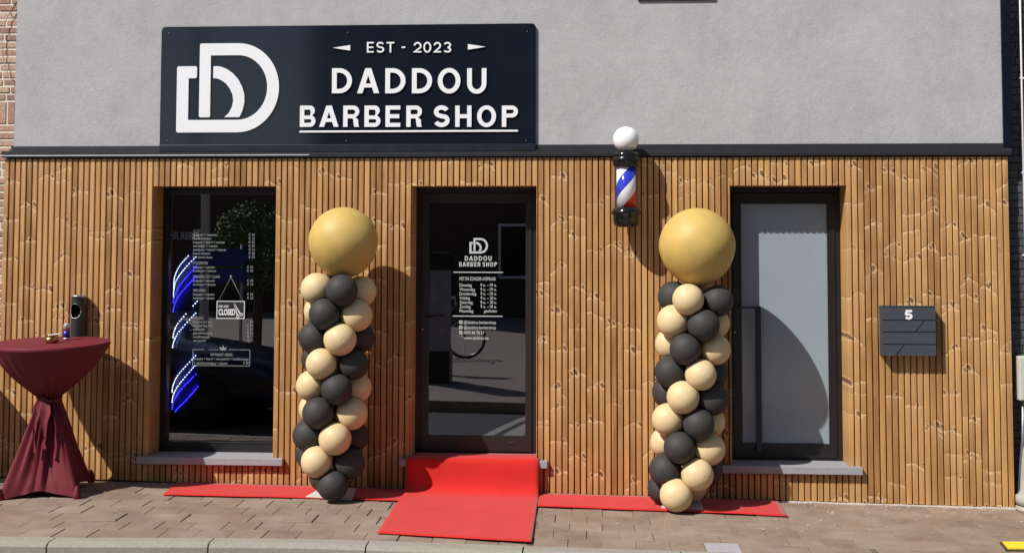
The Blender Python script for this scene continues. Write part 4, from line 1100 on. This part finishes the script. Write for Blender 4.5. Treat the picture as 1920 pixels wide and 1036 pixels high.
# ------------------------------------------------------------------ neighbours
mt['oldbrick'] = island('old_red_bricks', [(.32, .165, .12), (.46, .30, .22), (.28, .165, .13), (.52, .40, .30), (.40, .21, .15), (.26, .18, .155)], .9, 50, .5, None, .3)
mt['mortar'] = simple('pale_mortar', (.66, .60, .50), .95, 0, .15, 60, .5)
mt['darkbrick'] = island('charcoal_bricks', [(.050, .052, .056), (.066, .068, .072), (.058, .060, .066), (.075, .076, .080)], .85, 60, .4, None, .25)
mt['darkmortar'] = simple('dark_mortar', (.028, .029, .031), .95)
def brickwall(x0, x1, z0, z1, yf, course, length, jt, right_edge=False, soldier=None, irregular=.4):
    mb = MB(); r = 0; z = z0
    while z < z1:
        sol = soldier and soldier[0] <= z < soldier[1]
        if sol:
            x = x0
            while x < x1:
                bw = .055; mb.box(x, min(x + bw, x1), yf, yf + .03, z, z + soldier[1] - soldier[0], 0, .003); x += bw + jt
            z = z + soldier[1] - soldier[0] + jt; continue
        x = x0 - (length / 2 if r % 2 else 0) + random.uniform(-.02, .02) * irregular
        while x < x1:
            ln = length * random.uniform(1 - .06 * irregular, 1 + .04 * irregular) - jt
            if random.random() < .18 * irregular: ln *= .5
            a, b = max(x, x0), min(x + ln, x1)
            if b - a > .02:
                d = random.uniform(-.003, .003) * irregular
                mb.box(a, b, yf + d, yf + .03, z + random.uniform(0, .002), z + course - jt, 0, .003)
            x += ln + jt
        z += course; r += 1
    return mb
NL = thing('brick_house', (-6, .1, gz(-6)), 'neighbouring house of old red bricks with pale mortar at the left edge', 'building')
brickwall(-8.0, -4.395, -.02, 6.2, .055,   .0625, .215, .017, soldier=(2.98, 3.16), irregular=1).build('brick_facing', mt['oldbrick'], NL)
mb = MB(); mb.box(-12, -4.392, .061, 8, -.4, 7.0); mb.build('wall', mt['mortar'], NL)
NR = thing('dark_brick_house', (5.5, .1, gz(5.5)), 'neighbouring house of charcoal bricks at the right edge', 'building')
brickwall(3.66, 6.6, -.12, 6.2, .105, .0600, .21, .006, irregular=.2).build('brick_facing', mt['darkbrick'], NR)
mb = MB(); mb.box(3.655, 12, .112, 8, -.4, 7.0); mb.build('wall', mt['darkmortar'], NR)
# loose cable at the upper left
mb = MB(); Pc = [(36, 6), (24, 13), (14, 30), (5, 60), (3, 85), (6, 110), (14, 138), (24, 155), (30, 165)]
mb.tube([U(a, b, .03) for a, b in Pc], .0038, 6)
mb.tube([U(a, b, .02) for a, b in [(35, 0), (28, 10), (20, 22), (23, 32), (31, 35), (34, 24), (33, 8)]], .004, 6, 1)
o = mb.build('cable', [simple('pale_cable', (.42, .36, .29), .6), mt['blackmatte']]); tag(o, 'thin loose cable hanging on the red brick wall at the top left', 'cable')
# conduit, meter box, pipe foot on the right
mb = MB(); a = U(1913, 0, .08); b = U(1918, 331, .08); mb.tube([(a.x, .085, 6.0), (a.x, .085, 1.15)], .0085, 8)
for zz in (3.3, 2.55, 1.9): mb.box(a.x - .016, a.x + .016, .078, .104, zz, zz + .015, 0)
tag(mb.build('white_conduit', mt['white']), 'thin white conduit running down the charcoal brick wall', 'conduit')
a, b = U(1911, 751, .0), U(1911, 668, .0)
E_ = thing('meter_box', (a.x + .11, .05, a.z), 'cream plastic meter box on the charcoal brick wall', 'utility box')
mb = MB(); mb.box(a.x + .004, a.x + .22, .0, .104, a.z, b.z, 0, .008); mb.build('box_body', mt['plastic'], E_)
mb = MB(); mb.box(a.x, a.x + .226, -.02, -.0005, a.z + .006, b.z - .004, 0, .006); mb.build('door', mt['plastic'], E_)
mb = MB(); q0 = U(1915, 752, .06); q1 = U(1904, 944, .06)
mb.tube([(q0.x + .012, .06, q0.z), (q0.x + .005, .06, (q0.z + q1.z) / 2 + .1), (q1.x + .012, .06, q1.z + .02)], .011, 10); mb.tube([(q0.x + .035, .07, q0.z), (q0.x + .03, .07, (q0.z + q1.z) / 2), (q1.x + .045, .07, q1.z + .02)], .009, 10)
tag(mb.build('galvanised_pipe', mt['galv']), 'galvanised metal pipes leading from the meter box down to the ground', 'pipe')
mb = MB(); c = U(1938, 940, -.02); k = .0042; g_ = gz(c.x)
mb.lathe([(34 * k, 0), (34 * k, .03), (31 * k, .035), (31 * k, .05), (34 * k, .055), (34 * k, .11), (30 * k, .12), (26 * k, .15), (24 * k, .30), (20 * k, .46), (15 * k, .52), (1e-3, .53)], (c.x, -.06, g_), 28)
tag(mb.build('bollard_foot', mt['concrete']), 'ringed pale concrete post foot at the right edge of the pavement', 'bollard')

# yellow marker on the pavement
Y_ = thing('floor_marker', GP(1905, 1025), 'yellow rubber strip on a dark mat lying at the lower right', 'marker')
def flat(mb, pts, z0, z1):
    v = [GP(*p) for p in pts]; n = len(v)
    mb.add([(p.x, p.y, gz(p.x) + z0) for p in v] + [(p.x, p.y, gz(p.x) + z1) for p in v], [tuple(range(n)), tuple(reversed(range(n, 2 * n)))] + [(i, (i + 1) % n, (i + 1) % n + n, i + n) for i in range(n)])
mb = MB(); flat(mb, [(1886, 1033), (1960, 1034), (1960, 1017), (1874, 1017)], .003, .008); mb.build('mat', mt['blackmatte'], Y_)
mb = MB(); flat(mb, [(1890, 1031), (1960, 1032), (1960, 1019), (1879, 1018.5)], .0085, .016)
for k in range(6):
    p = GP(1890 + k * 9, 1021 + (k % 2) * 5); mb.lathe([(.008, 0), (.006, .004), (1e-4, .005)], (p.x, p.y, gz(p.x) + .016), 10)
mb.build('strip', mt['yellow'], Y_)
# chips of plaster scattered on the paving near the wall
mb = MB()
for k in range(150):
    x = random.triangular(-4.2, 3.8, 2.9); y = -.03 - abs(random.gauss(0, .14)) if random.random() < .75 else random.uniform(-1.0, -.1); s = random.uniform(.002, .007)
    if -1.1 < x < 0 or (-2.95 < x < 1.85 and y > -.45): continue
    mb.sphere((x, y, gz(x) + s * .3), s, 5, 4, 0, (random.uniform(.8, 3), random.uniform(.7, 1.3), .35))
o = mb.build('plaster_chips', mt['ash']); o['kind'] = 'stuff'; o['label'] = 'pale plaster crumbs scattered on the pavers along the wall'
# mortar bead at the wall foot
mb = MB(); 
for i in range(60):
    x = 1.86 + i * .030
    if x > 3.66: break
    h = .006 + .008 * abs(noise.noise(Vector((x * 6, 1, 2)))); d = .010 + .018 * abs(noise.noise(Vector((x * 9, 4, 2))))
    mb.box(x, x + .0302, -d, .03, gz(x) - .005, gz(x) + h)
mb.build('mortar_bead', mt['ash'], B)

# ------------------------------------------------------------------ what stands behind the photographer (mirrored in the panes and sign)
mt['brownbrick'] = simple('brown_brickwork', (.10, .062, .048), .9, 0, .3, 14, .3)  # plain brown brick of the houses across the square
mt['paint'] = simple('dark_blue_car_paint', (.02, .03, .055), .15, .2)
mt['tyre'] = simple('tyre_rubber', (.015, .015, .015), .8)
mt['redlamp'] = simple('dark_red_panel', (.25, .008, .012), .2)
mt['bluesign'] = simple('blue_sign_face', (.012, .03, .22), .4)
def house(name, x0, x1, y, h, mat, label, nwin):
    H = thing(name, ((x0 + x1) / 2, y, gz(x0)), label, 'building')
    mb = MB(); mb.box(x0, x1, y - 8, y, -.6, h); mb.build('wall', mat, H)
    mb = MB(); mb.box(x0 - .05, x1 + .05, y - 8, y + .12, h, h + .18); mb.build('roof', mt['darkbrick'], H)
    n = nwin
    for i in range(n):
        for j in range(max(1, int(h // 3.2))):
            x = x0 + (i + .5) * (x1 - x0) / n; z = 1.1 + j * 2.9
            W = part_empty('window', H, (x, y, z))
            mb = MB(); frame_ring(mb, x - .6, x + .6, z, z + 1.5, .07, .07, .07, .07, y + .002, y + .05); mb.build('frame', mt['white'], W)
            mb = MB(); mb.box(x - .53, x + .53, y + .002, y + .02, z + .07, z + 1.43); mb.build('pane', mt['blackgloss'], W)
house('low_brick_house', -24, -7.35, -22, 4.0, mt['brownbrick'], 'low brown brick house across the square, mirrored in the left pane', 5)
house('tall_brick_house', -7.2, 16, -22, 12.5, mt['brownbrick'], 'tall brown brick house across the square, mirrored in the sign', 6)
def tree(x, y):
    T = thing('clipped_tree', (x, y, gz(x)), 'round clipped tree across the road, mirrored in the left pane', 'tree')
    mb = MB(); mb.tube([(x, y, gz(x)), (x + .03, y, 1.0), (x - .02, y, 1.9), (x, y, 2.5)], [.10, .08, .06, .03], 10)
    for k in range(7):
        a = k * .9; mb.tube([(x, y, 1.4 + .1 * k), (x + .45 * math.cos(a), y + .45 * math.sin(a), 1.8 + .1 * k)], [.03, .012], 6)
    mb.build('trunk', mt['bark'], T)
    mb = MB()
    for k in range(5200):
        d = Vector((random.gauss(0, 1), random.gauss(0, 1), random.gauss(0, 1))).normalized(); r = .86 * random.uniform(.55, 1) ** .4
        r *= 1 + .12 * noise.noise(d * 2.5)
        c = Vector((x, y, 1.95)) + Vector((d.x * r, d.y * r, d.z * r * .98)); n = (d + Vector((random.gauss(0, .6), random.gauss(0, .6), random.gauss(0, .6)))).normalized()
        u = n.orthogonal().normalized(); v = n.cross(u); s = random.uniform(.03, .055)
        mb.add([c - u * s, c - v * s * .5, c + u * s, c + v * s * .5], [(0, 1, 2, 3)])
    mb.build('crown', mt['leafgreen'], T)
tree(-5.62, -11.0)
def car(xn, yc):
    K = thing('parked_car', (xn - 2.1, yc, gz(xn) - .13), 'dark blue car parked on the road, mirrored in the left pane', 'car')
    g = gz(xn) - .135
    side = [(0, .30), (0, .55), (-.12, .72), (-.9, .86), (-1.35, .92), (-1.95, 1.38), (-2.3, 1.45), (-3.2, 1.43), (-3.8, 1.05), (-4.2, .92), (-4.25, .35), (-3.9, .22), (-.3, .22)]
    mb = MB(); hw = .85; n = len(side); vs = []
    for s in (-1, -.86, .86, 1):
        for (x, z) in side:
            in_ = .16 * max(0, (z - .9) / .55); ins = (0 if abs(s) < 1 else 0)
            zz = z - (.05 if abs(s) == 1 else 0) * (1 if z > .5 else -1) ; xx = x - (.06 if abs(s) == 1 else 0) * (1 if x > -2 else -1)
            vs.append((xn + xx, yc + s * hw * (1 - in_), g + zz))
    fs = [(k * n + i, k * n + (i + 1) % n, (k + 1) * n + (i + 1) % n, (k + 1) * n + i) for k in range(3) for i in range(n)] + [tuple(range(n)), tuple(3 * n + i for i in reversed(range(n)))]
    mb.add(vs, fs, 0, True); mb.build('body', mt['paint'], K)
    for s in (-1, 1):
        mb = MB(); yy = yc + s * (hw * .93)
        mb.add([(xn - 1.45, yy + s * .01, g + .95), (xn - 1.95, yy - s * .09, g + 1.32), (xn - 3.15, yy - s * .09, g + 1.35), (xn - 3.7, yy + s * .01, g + .98)], [(0, 1, 2, 3)]); mb.build('side_window', mt['blackgloss'], K)
        mb = MB(); mb.box(xn - 3.2, xn - 1.1, yc + s * .852, yc + s * .862, g + .42, g + .60); mb.build('door_panel', mt['redlamp'], K)
        for xx in (-.85, -3.35):
            w_ = part_empty('wheel', K, (xn + xx, yc + s * .8, g + .31))
            mb = MB(); mb.lathe([(.19, -.1), (.30, -.1), (.315, -.07), (.315, .07), (.30, .1), (.19, .1)], (xn + xx, yc + s * .8, g + .315), 28, 0, 'Y'); mb.build('tyre', mt['tyre'], w_)
            mb = MB(); mb.lathe([(.19, -.08), (.17, -.09), (.05, -.105), (1e-4, -.105)] if s < 0 else [(1e-4, .105), (.05, .105), (.17, .09), (.19, .08)], (xn + xx, yc + s * .8, g + .315), 20, 0, 'Y'); mb.build('rim', mt['trim'], w_)
        mb = MB(); mb.sphere((xn - .10, yc + s * .6, g + .58), .09, 14, 8, 0, (.8, 1.6, .7)); mb.build('headlight', mt['blackgloss'], K)
car(-3.08, -3.85)
def roadsign():
    x0, x1, z0, z1 = -6.52, -5.42, 1.62, 1.93; y = -10
    P = thing('direction_sign', (-6.3, y, gz(-5)), 'blue arrow direction sign on posts across the road, mirrored in the left pane', 'road sign')
    mb = MB(); mb.poly([(x0, z0), (x1 - .22, z0), (x1, (z0 + z1) / 2), (x1 - .22, z1), (x0, z1)], y, .03); mb.build('panel', mt['bluesign'], P)
    mb = MB(); mb.poly([(-6.12, 1.34), (-5.5, 1.34), (-5.5, 1.58), (-6.12, 1.58)], y, .03); mb.build('panel', mt['bluesign'], P)
    for xx in (-6.3, -5.62):
        mb = MB(); mb.tube([(xx, y - .04, gz(xx)), (xx, y - .04, 2.0)], .03, 10); mb.build('post', mt['galv'], P)
roadsign()
def bicycle():
    y = -10.3; x = -1.72; g = gz(x); K = thing('bicycle', (x, y, g), 'city bicycle parked on the far square, mirrored in the shop door', 'bicycle')
    for dx in (0, -1.05):
        w_ = part_empty('wheel', K, (x + dx, y, g + .34))
        mb = MB(); mb.tube([(x + dx + .34 * math.cos(t * math.pi / 18), y, g + .35 + .34 * math.sin(t * math.pi / 18)) for t in range(37)], .022, 8); mb.build('tyre', mt['tyre'], w_)
        mb = MB(); mb.tube([(x + dx + .315 * math.cos(t * math.pi / 18), y, g + .35 + .315 * math.sin(t * math.pi / 18)) for t in range(37)], .012, 6)
        for t in range(12): a = t * math.pi / 6; mb.tube([(x + dx, y, g + .35), (x + dx + .31 * math.cos(a), y, g + .35 + .31 * math.sin(a))], .003, 4)
        mb.build('rim', mt['steel'], w_)
    a = (x, y, g + .35); r = (x - 1.05, y, g + .35); bb = (x - .6, y, g + .3); st = (x - .72, y, g + .85); hd = (x - .17, y, g + .9)
    mb = MB()
    for p, q in ((r, bb), (bb, st), (st, r), (bb, hd), (st, (x - .2, y, g + .78)), (hd, a)): mb.tube([p, q], .018, 8)
    mb.build('frame', mt['blackmatte'], K)
    mb = MB(); mb.sphere((x - .74, y, g + .93), .1, 12, 8, 0, (1.4, .8, .4)); mb.build('saddle', mt['tyre'], K)
    mb = MB(); mb.tube([(x - .32, y - .28, g + 1.02), (x - .2, y - .2, g + 1.05), (x - .18, y, g + 1.03), (x - .2, y + .2, g + 1.05), (x - .32, y + .28, g + 1.02)], .013, 8); mb.tube([hd, (x - .18, y, g + 1.03)], .015, 8); mb.build('handlebar', mt['steel'], K)
bicycle()
def kiosk():
    y = -6.6; x = -1.62; g = gz(x); K = thing('poster_stand', (x, y, g), 'black and white poster stand across the road, mirrored in the shop door', 'poster stand')
    mb = MB(); mb.box(x - .45, x + .05, y - .4, y, g, g + .45, 0, .01); mb.build('plinth', mt['blackmatte'], K)
    mb = MB(); mb.box(x - .43, x + .03, y - .36, y - .02, g + .451, g + 1.6); mb.build('poster', simple('poster_paper', (.30, .30, .36), .6, 0, .5, 5), K)
    mb = MB(); mb.box(x - .45, x + .05, y - .4, y, g + 1.601, g + 1.85, 0, .01); mb.build('header', mt['blackmatte'], K)
kiosk()
P = thing('street_lamp', (-7.1, -12.5, gz(-7)), 'tall thin street lamp across the square, mirrored in the sign', 'street lamp')
mb = MB(); mb.tube([(-7.1, -12.5, gz(-7)), (-7.1, -12.5, 7.5), (-6.6, -12.5, 7.9)], .09, 10); mb.build('post', mt['galv'], P)
mb = MB(); mb.box(-6.9, -6.3, -12.6, -12.4, 7.86, 7.98, 0, .02); mb.build('lamp_head', mt['galv'], P)
